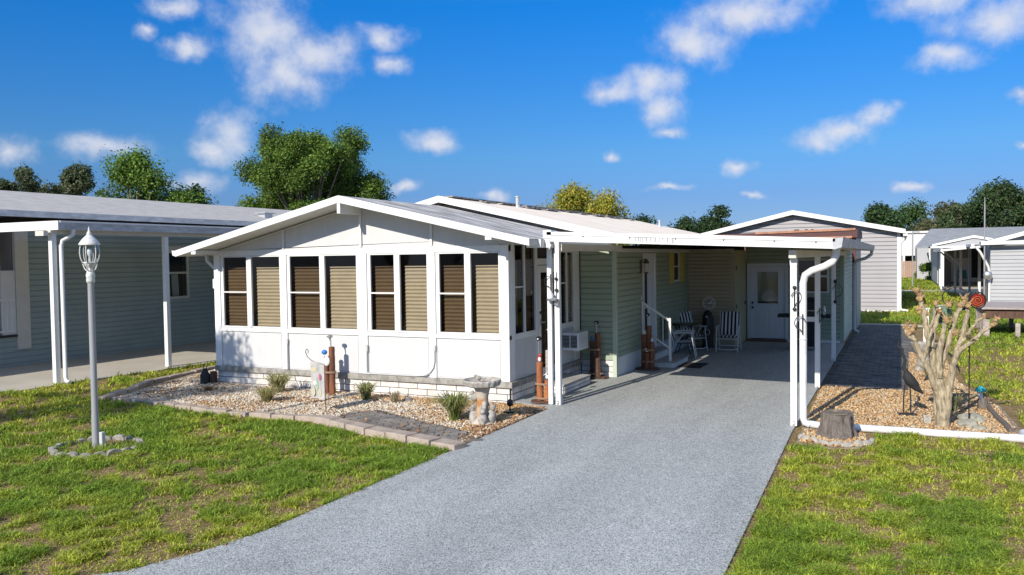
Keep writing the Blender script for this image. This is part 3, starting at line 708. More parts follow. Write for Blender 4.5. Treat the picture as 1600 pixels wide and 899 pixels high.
# --- main body
gs = MB(); siding(gs, 'y', 16.10, -6.02, -5.31, 0.37, 2.66, out_=-1); gs.box(-6.02, -5.31, 16.101, 16.16, 0.3, 2.7)
gs.build('recess_siding', GREEN, home)
MB().box(-5.33, -5.245, 16.06, 16.15, 0.02, 2.66).build('corner_trim', GREENL, home, bevel=0.003)
gs = MB(); siding(gs, 'x', -5.27, 16.15, 22.4, 0.42, 2.66, out_=1, holes=((18.0, 19.08, 0.3, 2.56), (20.82, 21.42, 1.83, 2.6)))
gs.build('side_siding', GREEN, home)
sk = MB().box(-5.32, -5.268, 16.15, 17.98, 0.0, 0.40)
y = 16.16
while y < 17.95: sk.box(-5.267, -5.258, y, y + 0.045, 0.02, 0.385); y += 0.075
sk.box(-5.268, -5.25, 16.15, 17.98, 0.388, 0.415).box(-5.32, -5.268, 19.1, 22.4, 0.0, 0.40)
sk.build('ribbed_skirting', SKIRT, home)
MB().box(-5.29, -5.2, 16.16, 22.38, 2.58, 2.66).build('frieze_board', CREAMW, home)
# side door with frame
d = MB().box(-5.30, -5.255, 18.10, 18.98, 0.38, 2.46).build('side_door', DOORW, home)
MB().box(-5.254, -5.25, 18.16, 18.36, 1.35, 2.36).box(-5.254, -5.25, 18.16, 18.36, 0.5, 1.3).build('door_glass', DARK, d)
MB().box(-5.3, -5.235, 18.0, 18.10, 0.34, 2.56).box(-5.3, -5.235, 18.98, 19.08, 0.34, 2.56).box(-5.3, -5.235, 18.10, 18.98, 2.46, 2.56).build('door_frame', WHITE, home, bevel=0.003)
w = MB().box(-5.3, -5.248, 20.82, 20.86, 1.83, 2.6).box(-5.3, -5.248, 21.38, 21.42, 1.83, 2.6).box(-5.3, -5.248, 20.86, 21.38, 1.83, 1.87).box(-5.3, -5.248, 20.86, 21.38, 2.56, 2.6).box(-5.3, -5.252, 20.86, 21.38, 2.20, 2.23).build('side_window', WHITE, home)
MB().box(-5.29, -5.28, 20.861, 21.379, 1.871, 2.559).build('pane', DARK, w)
for (a, b) in ((20.38, 20.80), (21.44, 21.84)):
    sm = MB().box(-5.252, -5.235, a, b, 1.80, 2.62)
    z = 1.86
    while z < 2.55: sm.prism([(-5.235, a + 0.05, z), (-5.222, a + 0.05, z), (-5.234, a + 0.05, z + 0.045)], (0, b - a - 0.1, 0)); z += 0.055
    sm.build('shutter', YELLOW, home)
MB().box(-5.262, -5.24, 17.86, 17.92, 1.52, 1.60).build('light_switch_plate', WHITE, home)
# closet that juts into the carport
bg_ = MB(); siding(bg_, 'y', 22.4, -5.25, -4.10, 0.06, 2.60, out_=-1, pitch=0.10); bg_.box(-5.25, -4.03, 22.401, 22.44, 0.0, 2.62).build('closet_wall', BEIGE, home)
MB().box(-4.10, -4.01, 22.375, 22.46, 0.02, 2.60).box(-5.26, -4.01, 22.37, 22.40, 2.60, 2.66).build('closet_trim', BEIGE, home)
cd = MB().box(-4.05, -4.02, 22.46, 24.26, 0.02, 2.62).box(-4.019, -4.005, 22.52, 24.1, 0.06, 2.36).build('closet_door', BEIGET, home)
MB().box(-4.004, -3.985, 22.6, 22.64, 2.1, 2.2).box(-4.004, -3.985, 22.6, 22.64, 1.05, 1.15).box(-4.004, -3.98, 23.95, 24.0, 1.1, 1.18).build('hinge', BLACK, cd)
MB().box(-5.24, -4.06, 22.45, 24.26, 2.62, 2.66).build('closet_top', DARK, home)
MB().box(-5.2, -4.06, 24.2, 24.26, 2.66, 2.80).build('closet_gap_shade', DARK, home)  # dark sheet standing in for the shade in the gap above the closet
# main roof
def mroof(x): return 3.86 - 0.229 * abs(x - RX)
mb = MB()
for (a, b) in ((-13.1, RX), (RX, -5.05)):
    mb.prism([(a, 15.58, mroof(a)), (b, 15.58, mroof(b)), (b, 15.58, mroof(b) - 0.10), (a, 15.58, mroof(a) - 0.10)], (0, 14.2, 0))
mb.build('main_roof', ROOFC, home)
mb = MB()
for (a, b) in ((-13.12, RX), (RX, -5.04)):
    mb.prism([(a, 15.54, mroof(a) + 0.012), (b, 15.54, mroof(b) + 0.012), (b, 15.54, mroof(b) - 0.13), (a, 15.54, mroof(a) - 0.13)], (0, 0.036, 0))
mb.build('main_rake_fascia', WHITE, home)
MB().bar((RX, 15.9, 3.872), (RX, 29.7, 3.872), 0.30, 0.03).build('ridge_cap', RIDGE, home)
# seams and patches of darker coating
mb = MB(); r = random.Random(5)
for k in range(26):
    yy = 17 + r.random() * 12; xx = RX + 0.06 + r.random() * 0.35
    mb.box(xx - 0.1, xx + 0.08 + r.random() * 0.1, yy, yy + 0.1 + r.random() * 0.7, mroof(xx) - 0.0, mroof(xx) + 0.022)
mb.build('ridge_patch', RIDGE, home)
MB().box(-12.98, -12.92, 16.1, 29.5, 0, 3.0).box(-12.98, -5.3, 29.4, 29.46, 0, 2.9).build('outer_wall', GREEN, home)
MB().prism([(-12.98, 16.0, 2.85), (-5.3, 16.0, 2.85), (RX, 16.0, 3.72)], (0, 0.05, 0)).build('main_gable', PANEL, home)
for (x, y_, h) in ((-8.75, 18.9, 0.27), (-7.6, 28.2, 0.22)):
    zb = mroof(x)
    MB().lathe([(0.09, zb - 0.03), (0.075, zb + 0.04), (0.05, zb + 0.06), (0.05, zb + h - 0.03), (0.068, zb + h - 0.03), (0.068, zb + h)], x, y_, 14).build('vent_pipe', VENTM, home, smooth=True)
# rear extension with the white door
ex = thing('rear_utility_room', 'sage green utility room closing the back of the carport, with a half-glass white door', 'utility room', (-2.7, 24.3, 0))
gs = MB(); siding(gs, 'y', 24.3, -4.02, -1.50, 0.06, 2.78, out_=-1, holes=((-3.98, -2.88, 0, 2.24), (-2.62, -1.78, 1.40, 2.36))); gs.build('front_siding', GREEN, ex)
gs = MB(); siding(gs, 'x', -1.42, 24.38, 28.55, 0.06, 2.55, out_=1); gs.box(-1.47, -1.421, 24.38, 28.55, 0, 2.6); gs.build('side_siding', GREENL, ex)
MB().box(-1.50, -1.40, 24.27, 24.38, 0.0, 2.60).build('corner_trim', GREEN, ex)
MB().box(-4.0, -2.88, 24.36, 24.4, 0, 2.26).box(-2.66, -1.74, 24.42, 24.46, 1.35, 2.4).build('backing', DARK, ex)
MB().box(-2.88, -1.5, 24.262, 24.285, 0.02, 0.085).build('base_trim', WHITE, ex)
MB().box(-3.98, -3.90, 24.24, 24.33, 0.06, 2.24).box(-2.94, -2.86, 24.24, 24.33, 0.06, 2.24).box(-3.90, -2.94, 24.24, 24.33, 2.16, 2.24).build('door_frame', DOORW, ex, bevel=0.003)
d = MB().box(-3.895, -3.70, 24.27, 24.32, 0.10, 2.155).box(-3.13, -2.945, 24.27, 24.32, 0.10, 2.155).box(-3.70, -3.13, 24.27, 24.32, 0.10, 1.10).box(-3.70, -3.13, 24.27, 24.32, 2.0, 2.155)
d.box(-3.74, -3.70, 24.255, 24.27, 1.06, 2.04).box(-3.13, -3.09, 24.255, 24.27, 1.06, 2.04).box(-3.70, -3.13, 24.255, 24.27, 1.06, 1.10).box(-3.70, -3.13, 24.255, 24.27, 2.0, 2.04)
d.box(-3.70, -3.45, 24.262, 24.27, 0.22, 0.95).box(-3.38, -3.13, 24.262, 24.27, 0.22, 0.95)
d = d.build('door', DOORW, ex, bevel=0.003)
MB().box(-3.70, -3.13, 24.288, 24.293, 1.101, 1.999).build('pane', GLASS, d)
MB().box(-3.72, -3.11, 24.345, 24.35, 1.15, 2.02).build('door_blind', GREEN, d)
MB().lathe([(0.0, 0), (0.18, 0.02), (0.22, 0.12), (0.17, 0.22), (0.1, 0.3), (0.0, 0.33)], -3.38, 24.33, 14, 1, 0.03).build('paper_fan', CURTAIN, d, smooth=True).location = (0, 0, 1.16)
for z in (1.12, 0.98):
    MB().ball((-3.83, 24.23, z), 0.032, 10, 6).tube([(-3.83, 24.27, z), (-3.83, 24.23, z)], 0.014, 8).build('knob', BLACK, d, smooth=True)
w = MB().box(-2.62, -2.57, 24.25, 24.33, 1.40, 2.36).box(-1.83, -1.78, 24.25, 24.33, 1.40, 2.36).box(-2.57, -1.83, 24.25, 24.33, 1.40, 1.45).box(-2.57, -1.83, 24.25, 24.33, 2.31, 2.36).box(-2.57, -1.83, 24.25, 24.33, 1.84, 1.90).build('window', SOFFIT, ex)
MB().box(-2.57, -1.83, 24.30, 24.304, 1.45, 1.84).box(-2.57, -1.83, 24.30, 24.304, 1.90, 2.31).build('pane', GLASS, w)
MB().box(-3.95, -2.9, 24.0, 24.235, 0.026, 0.085).build('threshold_step', BROWNMAT, ex)
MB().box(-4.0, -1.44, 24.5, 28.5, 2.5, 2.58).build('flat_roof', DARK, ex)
sh = thing('red_roofed_shed', 'low red-brown metal shed edge with copper coloured boards behind the carport', 'shed', (-3.6, 28.6, 0))
MB().box(-6.6, -1.28, 28.62, 28.68, 0, 3.0).build('wall', RED, sh); MB().box(-1.34, -1.28, 28.69, 32.0, 0, 3.0).build('side_wall', SLATE, sh)
MB().prism([(-6.9, 28.5, 3.18), (-1.24, 28.5, 3.26), (-1.24, 28.5, 3.0), (-6.9, 28.5, 2.95)], (0, 3.6, 0)).build('roof_edge', RED, sh)
MB().prism([(-4.4, 28.46, 3.24), (-1.3, 28.46, 3.30), (-1.3, 28.46, 3.23), (-4.4, 28.46, 3.17)], (0, 0.035, 0)).prism([(-6.4, 28.46, 3.0), (-1.4, 28.46, 3.05), (-1.4, 28.46, 2.98), (-6.4, 28.46, 2.93)], (0, 0.035, 0)).build('copper_board', COPPER, sh)
mb = MB(); r = random.Random(8)
for k in range(9): mb.ball((-3.2 + r.random() * 0.6, 28.6, 3.285), 0.03, 6, 4, 0.3, 1.4, 1, 0.6)
mb.build('leaf_litter', DKWOOD, sh)

# ================================================================== CARPORT
cp = thing('carport', 'flat white aluminium carport roof on slim posts over the driveway', 'carport', (-3.1, 12.1, 0))
def cz(x): return 2.905 - (x + 5.05) * 0.046
mb = MB().prism([(-5.03, 12.04, cz(-5.03) - 0.03), (-0.84, 12.04, cz(-0.84) - 0.03), (-0.84, 12.04, cz(-0.84) - 0.10), (-5.03, 12.04, cz(-5.03) - 0.10)], (0, 15.6, 0))
x = -4.9
while x < -0.95:
    mb.box(x, x + 0.03, 12.06, 27.6, cz(x) - 0.125, cz(x) - 0.101); x += 0.30
mb.build('roof_pan', SOFFIT, cp)
mb = MB().prism([(-5.06, 12.0, cz(-5.06)), (-0.80, 12.0, cz(-0.80)), (-0.80, 12.0, cz(-0.80) - 0.055), (-5.06, 12.0, cz(-5.06) - 0.055)], (0, 0.045, 0))
mb.prism([(-5.05, 12.012, cz(-5.05) - 0.057), (-0.81, 12.012, cz(-0.81) - 0.057), (-0.81, 12.012, cz(-0.81) - 0.15), (-5.05, 12.012, cz(-5.05) - 0.155)], (0, 0.03, 0))
fa = mb.build('front_fascia', WHITE, cp, bevel=0.003)
mb = MB(); 
for x in (-4.45, -3.7, -3.0, -2.3, -1.6, -1.05): mb.ball((x, 12.01, cz(x) - 0.066), 0.012, 6, 4)
mb.build('screw', BLACK, fa)
r = random.Random(3); STAIN = mat('grey_drip_stain', (0.34, 0.34, 0.35), 0.7)
mb = MB(); x = -3.62
while x < -3.0:
    w_ = r.uniform(0.012, 0.03); mb.box(x, x + w_, 12.009, 12.0115, cz(x) - 0.06 - r.uniform(0.03, 0.075), cz(x) - 0.06); x += w_ + r.uniform(0.01, 0.06)
mb.build('drip_stain', STAIN, fa)
MB().prism([(-0.835, 12.0, 2.70), (-0.70, 12.0, 2.72), (-0.72, 12.0, 2.58), (-0.80, 12.0, 2.555), (-0.835, 12.0, 2.555)], (0, 15.4, 0)).build('side_gutter', GUTTER, cp)
MB().box(-5.12, -4.98, 12.0, 12.16, 2.80, 2.93).prism([(-5.06, 12.1, 2.80), (-4.96, 12.1, 2.80), (-5.06, 12.1, 2.62)], (0, 0.04, 0)).build('corner_bracket', WHITE, cp)
MB().box(-1.43, -1.33, 12.2, 24.25, 2.44, 2.555).build('side_beam', CREAMW, cp)
MB().box(-5.2, -5.10, 12.75, 16.05, 2.60, 2.72).build('house_beam', CREAMW, cp)
for (x, y_, top) in ((-5.17, 12.72, 2.80), (-1.38, 12.37, 2.44), (-1.38, 16.10, 2.44), (-1.38, 20.13, 2.44)):
    p = MB().box(x - 0.045, x + 0.045, y_ - 0.045, y_ + 0.045, 0.026, top).build('post', WHITE, cp, bevel=0.006)
    MB().box(x - 0.048, x + 0.048, y_ - 0.048, y_ + 0.048, top - 0.10, top - 0.001).build('post_cap', SOFFIT, p)
    MB().box(x - 0.015, x + 0.015, y_ - 0.052, y_ - 0.046, 0.035, 0.10).ball((x, y_ - 0.052, 0.07), 0.01, 6, 4).build('foot_bracket', STEEL, p)
d_ = MB().box(-5.34, -5.26, 12.66, 12.74, 0.03, 2.66).build('left_downspout', WHITE, cp, bevel=0.01)
MB().box(-5.345, -5.255, 12.65, 12.745, 1.28, 1.30).build('coupling', SOFFIT, d_)
# right downspout with its S-bend below the gutter
mb = MB().tube([(-0.80, 12.30, 2.58), (-0.815, 12.30, 2.46), (-0.86, 12.30, 2.38), (-0.96, 12.31, 2.32), (-1.13, 12.32, 2.26), (-1.22, 12.33, 2.20), (-1.25, 12.33, 2.08), (-1.25, 12.33, 0.16), (-1.23, 12.33, 0.09), (-1.16, 12.33, 0.06)], 0.052, 10)
d_ = mb.build('right_downspout', PLASTICW, cp, smooth=True)
MB().lathe([(0.056, 1.27), (0.056, 1.29)], -1.25, 12.33, 12).build('coupling', CONDUIT, d_)
# rear gutter downspout
MB().tube([(-0.78, 27.3, 2.60), (-0.80, 27.3, 2.45), (-0.95, 27.3, 2.34), (-1.2, 27.3, 2.26), (-1.28, 27.3, 2.15), (-1.28, 27.3, 0.15), (-1.15, 27.2, 0.08)], 0.05, 8).build('rear_downspout', CONDUIT, cp, smooth=True)
# ================================================================== LEFT NEIGHBOUR
nb = thing('neighbor_home', 'slate blue sided home on the left with a pale grey shingle roof', 'house', (-19.6, 14, 0))
gs = MB(); siding(gs, 'x', -19.6, 4.0, 32.0, -0.03, 3.36, out_=1, pitch=0.135, holes=((17.55, 18.42, 1.42, 2.98), (4.0, 13.0, 0.78, 3.34))); gs.build('siding', SLATE, nb)
MB().box(-19.64, -19.54, 12.98, 13.32, 0.42, 3.34).build('porch_pilaster', CREAMW, nb, bevel=0.004)
MB().box(-19.60, -19.53, 4, 12.97, 0.74, 0.79).box(-21.5, -19.62, 4, 12.97, 0.7, 0.74).build('porch_floor', DARK, nb)
mb = MB(); siding(mb, 'x', -21.4, 4, 13.0, 0.8, 3.3, 1, 0.14); mb.box(-21.4, -19.7, 12.99, 13.03, 0.7, 3.3); mb.build('porch_back_wall', GREYS, nb)
mb = MB(); y = 8.0
while y < 12.6: mb.box(-19.62, -19.60, y, y + 0.14, 2.36, 3.34); y += 0.15
mb.box(-19.66, -19.57, 12.62, 12.97, 0.8, 2.36).build('porch_siding', SOFFIT, nb)
mb = MB().box(-19.60, -19.55, 8, 12.95, 1.62, 1.68).box(-19.60, -19.55, 8, 12.95, 0.86, 0.90); y = 8.05
while y < 12.9: mb.box(-19.585, -19.565, y, y + 0.03, 0.90, 1.62); y += 0.12
mb.build('porch_rail', WHITE, nb)
w = MB().box(-19.62, -19.57, 17.55, 17.62, 1.42, 2.98).box(-19.62, -19.57, 18.35, 18.42, 1.42, 2.98).box(-19.62, -19.57, 17.62, 18.35, 1.42, 1.49).box(-19.62, -19.57, 17.62, 18.35, 2.78, 2.98).box(-19.62, -19.575, 17.62, 18.35, 2.16, 2.22).build('window', CREAMW, nb)
MB().box(-19.61, -19.605, 17.62, 18.35, 1.49, 2.16).box(-19.61, -19.605, 17.62, 18.35, 2.22, 2.78).build('pane', GLASS, w)
MB().box(-20.2, -20.15, 17.3, 18.7, 1.3, 3.1).build('room_wall', DARK, nb)
mb = MB()
for k in range(5): mb.tube([(-19.75, 17.95 + k * 0.05, 1.5), (-19.75, 17.93 + k * 0.05, 2.15)], 0.025, 6)
mb.build('curtain', CURTAIN, w, smooth=True)
def nz(x): return 3.79 + (-19.15 - x) * 0.21 if x > -23.1 else 3.79 + 3.95 * 0.21 - (-23.1 - x) * 0.21
MB().prism([(-19.15, 2, 3.79), (-23.1, 2, nz(-23.1)), (-27.05, 2, 3.79), (-27.05, 2, 3.65), (-23.1, 2, nz(-23.1) - 0.14), (-19.15, 2, 3.65)], (0, 31, 0)).build('roof', ROOFN, nb)
MB().box(-19.145, -19.05, 2.0, 33.0, 3.65, 3.80).build('gutter', GUTTER, nb)
MB().box(-20.6, -20.3, 22.6, 23.0, nz(-20.3), nz(-20.3) + 0.16).box(-20.68, -20.22, 22.52, 23.08, nz(-20.3) + 0.161, nz(-20.3) + 0.19).build('roof_vent', VENTM, nb)
MB().box(-27.0, -26.9, 2, 33, 0, 3.7).box(-26.9, -19.65, 31.95, 32.0, 0, 3.7).build('rear_wall', SLATE, nb)
nc = thing('neighbor_carport', 'white flat carport roof along the slate blue home, over a beige concrete drive', 'carport', (-17.4, 11.3, 0))
MB().box(-19.04, -15.6, 11.3, 33, 3.30, 3.365).build('roof_pan', SOFFIT, nc)
MB().box(-19.04, -15.56, 11.255, 11.295, 3.20, 3.39).build('front_fascia', WHITE, nc, bevel=0.004)
MB().box(-15.595, -15.54, 11.30, 33, 3.352, 3.39).build('top_trim', WHITE, nc)
MB().box(-15.595, -15.555, 11.30, 33, 3.205, 3.351).build('side_fascia', GUTTER, nc)
MB().box(-15.84, -15.72, 11.2, 33, 3.12, 3.20).box(-15.98, -15.72, 11.05, 11.15, 3.08, 3.18).build('beam', CREAMW, nc)
for (y_, rr) in ((11.28, 0.055), (14.15, 0.055)):
    MB().box(-15.78 - rr, -15.78 + rr, y_ - rr, y_ + rr, 0.02, 3.12).build('post', WHITE, nc, bevel=0.008)
for y_ in (20.0, 26.0):
    MB().box(-15.83, -15.73, y_ - 0.05, y_ + 0.05, 0.02, 3.12).build('post', WHITE, nc)
MB().tube([(-15.58, 11.62, 3.22), (-15.59, 11.60, 3.10), (-15.63, 11.5, 3.03), (-15.67, 11.42, 2.98), (-15.68, 11.40, 2.88), (-15.68, 11.40, 0.15), (-15.62, 11.38, 0.07), (-15.50, 11.36, 0.05)], 0.042, 8).build('downspout', WHITE, nc, smooth=True)

# ================================================================== HOUSES BEHIND
def gable_house(name, label, x0, x1, xr, y0, y1, zl, zr, zpeak, wallm, roofm, ov=0.5):
    t = thing(name, label, 'house', ((x0 + x1) / 2, y0, 0))
    def zt(x): return zpeak - (zpeak - zl) * (xr - x) / (xr - x0) if x < xr else zpeak - (zpeak - zr) * (x - xr) / (x1 - xr)
    def clip(z):
        lo, hi = x0, x1
        if z > zl - 0.1: lo = max(lo, xr - (xr - x0) * (zpeak - 0.1 - z) / (zpeak - zl))
        if z > zr - 0.1: hi = min(hi, xr + (x1 - xr) * (zpeak - 0.1 - z) / (zpeak - zr))
        return lo, hi
    mb = MB(); siding(mb, 'y', y0, x0, x1, 0.08, zpeak - 0.12, -1, 0.17, 0.045, clip=clip)
    siding(mb, 'x', x1, y0, y1, 0.08, zr - 0.1, 1, 0.17, 0.045); mb.box(x0, x0 + 0.05, y0 + 0.05, y1, 0, zl - 0.1)
    mb.build('siding', wallm, t)
    MB().prism([(x0, y0 + 0.02, 0), (x1, y0 + 0.02, 0), (x1, y0 + 0.02, zr - 0.12), (xr, y0 + 0.02, zpeak - 0.12), (x0, y0 + 0.02, zl - 0.12)], (0, 0.1, 0)).build('end_wall', wallm, t)
    a, b = x0 - ov, x1 + ov * 0.5
    MB().prism([(a, y0 - 0.36, zt(a)), (xr, y0 - 0.36, zpeak), (b, y0 - 0.36, zt(b)), (b, y0 - 0.36, zt(b) - 0.1), (xr, y0 - 0.36, zpeak - 0.1), (a, y0 - 0.36, zt(a) - 0.1)], (0, y1 - y0 + 0.7, 0)).build('roof', roofm, t)
    MB().prism([(a, y0 - 0.40, zt(a) + 0.01), (xr, y0 - 0.40, zpeak + 0.01), (b, y0 - 0.40, zt(b) + 0.01), (b, y0 - 0.40, zt(b) - 0.18), (xr, y0 - 0.40, zpeak - 0.18), (a, y0 - 0.40, zt(a) - 0.18)], (0, 0.038, 0)).build('rake_fascia', WHITE, t)
    MB().box(x0, x1, y0 - 0.06, y0 - 0.051, 0, 0.08).box(x1 - 0.06, x1 + 0.055, y0 - 0.055, y0 + 0.06, 0, zr - 0.15).build('corner_trim', WHITE, t)
    return t
gh = gable_house('grey_gable_house', 'grey sided house with a wide white gable, standing behind the carport', -8.0, -0.06, -4.23, 37.9, 52, 3.52, 3.50, 4.38, GREYS, ROOFN)
MB().box(0.10, 0.26, 37.55, 52, 3.18, 3.32).build('gutter', WHITE, gh)
MB().tube([(0.16, 37.75, 3.2), (0.12, 37.75, 3.02), (0.02, 37.75, 2.92), (0.0, 37.75, 2.8), (0.0, 37.75, 0.25), (0.04, 37.65, 0.12), (0.30, 37.6, 0.08)], 0.05, 8).build('downspout', WHITE, gh, smooth=True)
w = MB().box(-2.6, -2.5, 37.83, 37.9, 1.2, 2.5).box(-1.66, -1.56, 37.83, 37.9, 1.2, 2.5).box(-2.5, -1.66, 37.83, 37.9, 1.2, 1.28).box(-2.5, -1.66, 37.83, 37.9, 2.42, 2.5).build('window', WHITE, gh)
MB().box(-2.5, -1.66, 37.86, 37.865, 1.28, 2.42).build('pane', DARK, w)

rh = gable_house('white_sided_house', 'white sided house at the right edge with a downspout on its corner', 3.72, 11.5, 7.6, 43.3, 46.2, 3.0, 3.0, 4.1, BLUEW, ROOFF, 0.2)
MB().bar((3.3, 42.85, 2.86), (11.6, 42.85, 2.98), 0.10, 0.16).bar((3.0, 43.2, 2.78), (3.0, 46.4, 2.78), 0.14, 0.12).build('gutter', WHITE, rh)
MB().tube([(3.1, 43.0, 2.72), (3.3, 43.05, 2.45), (3.62, 43.15, 1.8), (3.68, 43.2, 1.5), (3.68, 43.2, 0.2), (3.6, 43.1, 0.08), (3.45, 43.05, 0.06)], 0.055, 8).build('downspout', WHITE, rh, smooth=True)
mb = MB()
for k in range(5): mb.box(3.70, 3.715, 46.25 + k * 2, 46.3 + k * 2, 0, 2.7)
# lean-to carport beside it
lc = thing('lean_to_carport', 'white lean-to carport with angled braces at the left of the white sided house', 'carport', (3.3, 52, 0))
MB().prism([(1.9, 46.4, 2.62), (6.0, 46.4, 3.0), (6.0, 46.4, 2.9), (1.9, 46.4, 2.52)], (0, 10.5, 0)).build('roof', SOFFIT, lc)
MB().box(1.82, 1.9, 46.3, 56.9, 2.50, 2.66).build('fascia', WHITE, lc)
MB().box(5.5, 5.6, 46.4, 57, 0, 2.9).box(3.9, 5.5, 57.0, 57.05, 0.9, 2.9).build('screen_wall', DARK, lc)
for (x, y_) in ((3.75, 49.5), (3.0, 51.3), (3.75, 56.2), (3.0, 56.4)):
    p = MB().box(x - 0.06, x + 0.06, y_ - 0.06, y_ + 0.06, 0.02, 2.65).build('post', WHITE, lc)
    if x < 3.5: MB().bar((x - 0.05, y_, 1.75), (x - 0.85, y_, 2.55), 0.07, 0.09).build('brace', WHITE, p)
# carport house further back
ch = thing('carport_house', 'grey roofed house far right with a small white gable over its open carport', 'house', (4.5, 61, 0))
MB().prism([(1.0, 70, 2.9), (30, 70, 2.9), (30, 78, 4.45), (2.3, 78, 4.45)], (0, 0, -0.12)).build('roof', ROOFF, ch)
MB().prism([(1.9, 61.0, 3.0), (4.3, 61.0, 3.55), (6.9, 61.0, 3.0), (6.9, 61.0, 2.86), (4.3, 61.0, 3.38), (1.9, 61.0, 2.86)], (0, 17, 0)).build('carport_roof', WHITE, ch)
MB().prism([(2.2, 61.1, 2.86), (4.3, 61.1, 3.36), (6.6, 61.1, 2.86)], (0, 0.06, 0)).build('gable_panel', BLUEW, ch)
MB().box(1.8, 7.0, 60.95, 61.05, 2.74, 2.87).build('beam', WHITE, ch)
MB().box(2.6, 8.0, 71.0, 71.1, 0, 3.0).box(7.2, 7.3, 61, 78, 0, 3.0).build('back_wall', GREYS, ch)
MB().box(3.5, 6.0, 70.93, 70.995, 0.2, 2.0).build('garage_door', WHITE, ch)
for y_ in (61.2, 63.5, 66, 68.8, 72, 76): MB().box(2.50 - 0.1, 2.50 + 0.1, y_ - 0.09, y_ + 0.09, 0.02, 2.86).build('post', WHITE, ch)
MB().box(2.30, 2.36, 63.6, 78, 0.3, 2.8).box(1.3, 2.2, 79, 90, 0, 2.9).build('side_wall', BLUEW, ch)
wb = thing('white_stilt_building', 'plain white building raised on posts, far behind the tan fence', 'building', (1.2, 92, 0))
MB().box(-3.0, 2.75, 92, 100, 2.15, 4.4).build('wall', PANEL, wb)
MB().box(-3.1, 2.9, 91.8, 100, 4.42, 4.6).build('roof_edge', WHITE, wb)
MB().box(-3.0, 2.7, 99, 99.1, 0, 2.15).build('under_wall', DARK, wb)
for x in (-2.8, -1.4, 0.2, 1.5, 2.6): MB().box(x, x + 0.22, 92, 92.2, 0, 2.15).build('post', WHITE, wb)
MB().prism([(0.15, 83.5, 0)] + [(0.15, 83.5, 1.65), (1.5, 83.5, 1.65), (1.5, 83.5, 0)], (0, 0.06, 0)).box(-4, 0.15, 83.5, 83.56, 0, 1.65)
fb = MB(); x = -4.0
while x < 1.5: fb.box(x, x + 0.13, 83.5, 83.53, 0.03, 1.68 + random.uniform(-0.01, 0.01)); x += 0.14
tag(fb.box(-4, 1.5, 83.54, 83.6, 0.3, 0.4).box(-4, 1.5, 83.54, 83.6, 1.3, 1.4).build('plank_fence', FENCE), 'tan upright board fence in front of the white raised building', 'fence')
tag(MB().tube([(0.75, 62, 0), (0.75, 62, 3.9)], 0.04, 8).box(0.73, 1.2, 61.98, 62.02, 3.82, 3.9).build('utility_pole', POLE), 'thin dark pole in front of the raised white building', 'pole')
an = thing('antenna_mast', 'tall thin antenna mast fixed at the corner of the white sided house', 'antenna', (3.45, 42.9, 0))
MB().tube([(3.45, 42.9, 0), (3.45, 42.9, 4.4), (3.45, 42.9, 4.95)], [0.035, 0.03, 0.012], 8).build('mast', POLE, an)
MB().lathe([(0.02, 1.2), (0.16, 1.25), (0.19, 1.42), (0.16, 1.55), (0.02, 1.6)], 3.58, 42.9, 14, 1, 0.5).build('meter_can', STEEL, an, smooth=True)
def lawn_chair_simple(x, y_, rz, label):
    t = thing('patio_chair', label, 'chair', (x, y_, 0.07), 'teal chairs in the far carport', rz)
    MB().box(-0.28, 0.28, -0.25, 0.25, 0.42, 0.45).build('seat', TEALS, t, local=True)
    MB().prism([(-0.28, 0.25, 0.45), (0.28, 0.25, 0.45), (0.28, 0.42, 1.05), (-0.28, 0.42, 1.05)], (0, 0.03, 0)).build('backrest', TEALS, t, local=True)
    for sx in (-0.29, 0.29):
        MB().tube([(sx, -0.28, 0), (sx, -0.27, 0.62), (sx, 0.3, 0.64)], 0.022, 6).tube([(sx, 0.36, 0), (sx, 0.28, 0.45)], 0.022, 6).build('side_frame', WHITE, t, local=True)
lawn_chair_simple(4.3, 69.6, 0.3, 'teal sling chair in the middle of the far carport')
lawn_chair_simple(5.5, 68.8, -0.5, 'teal sling chair half hidden behind a post of the far carport')

# ================================================================== TREES
def leaf_cloud(centers, radii, n, size, cols, seed, flat=0.8, droop=0.0):
    r = np.random.default_rng(seed); centers = np.array(centers); radii = np.array(radii)
    w = radii ** 2; idx = r.choice(len(centers), n, p=w / w.sum())
    d = r.normal(size=(n, 3)); d /= np.linalg.norm(d, axis=1)[:, None]
    rad = r.random(n) ** 0.45 * (1 + 0.18 * r.normal(size=n))
    p = centers[idx] + d * (rad * radii[idx])[:, None] * np.array([1, 1, flat])
    # small lumps inside every clump
    lump = vnoise(p[:, 0] * 2.3 + p[:, 2], p[:, 1] * 2.3 - p[:, 2] * 1.7, seed) 
    p += d * ((lump - 0.5) * 0.5 * radii[idx])[:, None]
    nrm = d * 0.6 + r.normal(size=(n, 3)) * 0.6 + np.array([0, 0, 0.45]); nrm /= np.linalg.norm(nrm, axis=1)[:, None]
    t = np.cross(nrm, r.normal(size=(n, 3))); t /= np.linalg.norm(t, axis=1)[:, None]; b = np.cross(nrm, t)
    s = size * r.uniform(0.6, 1.35, n)[:, None]
    v = np.stack([p - t * s, p - b * s * 0.5 + nrm * s * 0.15, p + t * s, p + b * s * 0.5 + nrm * s * 0.15], 1).reshape(-1, 3)
    cols = np.array(cols); c = cols[r.integers(0, len(cols), n)]
    ctint = r.uniform(0.72, 1.25, (len(centers), 1)); c = c * ctint[idx] * r.uniform(0.75, 1.25, (n, 1))
    return v, np.repeat(c, 4, 0)
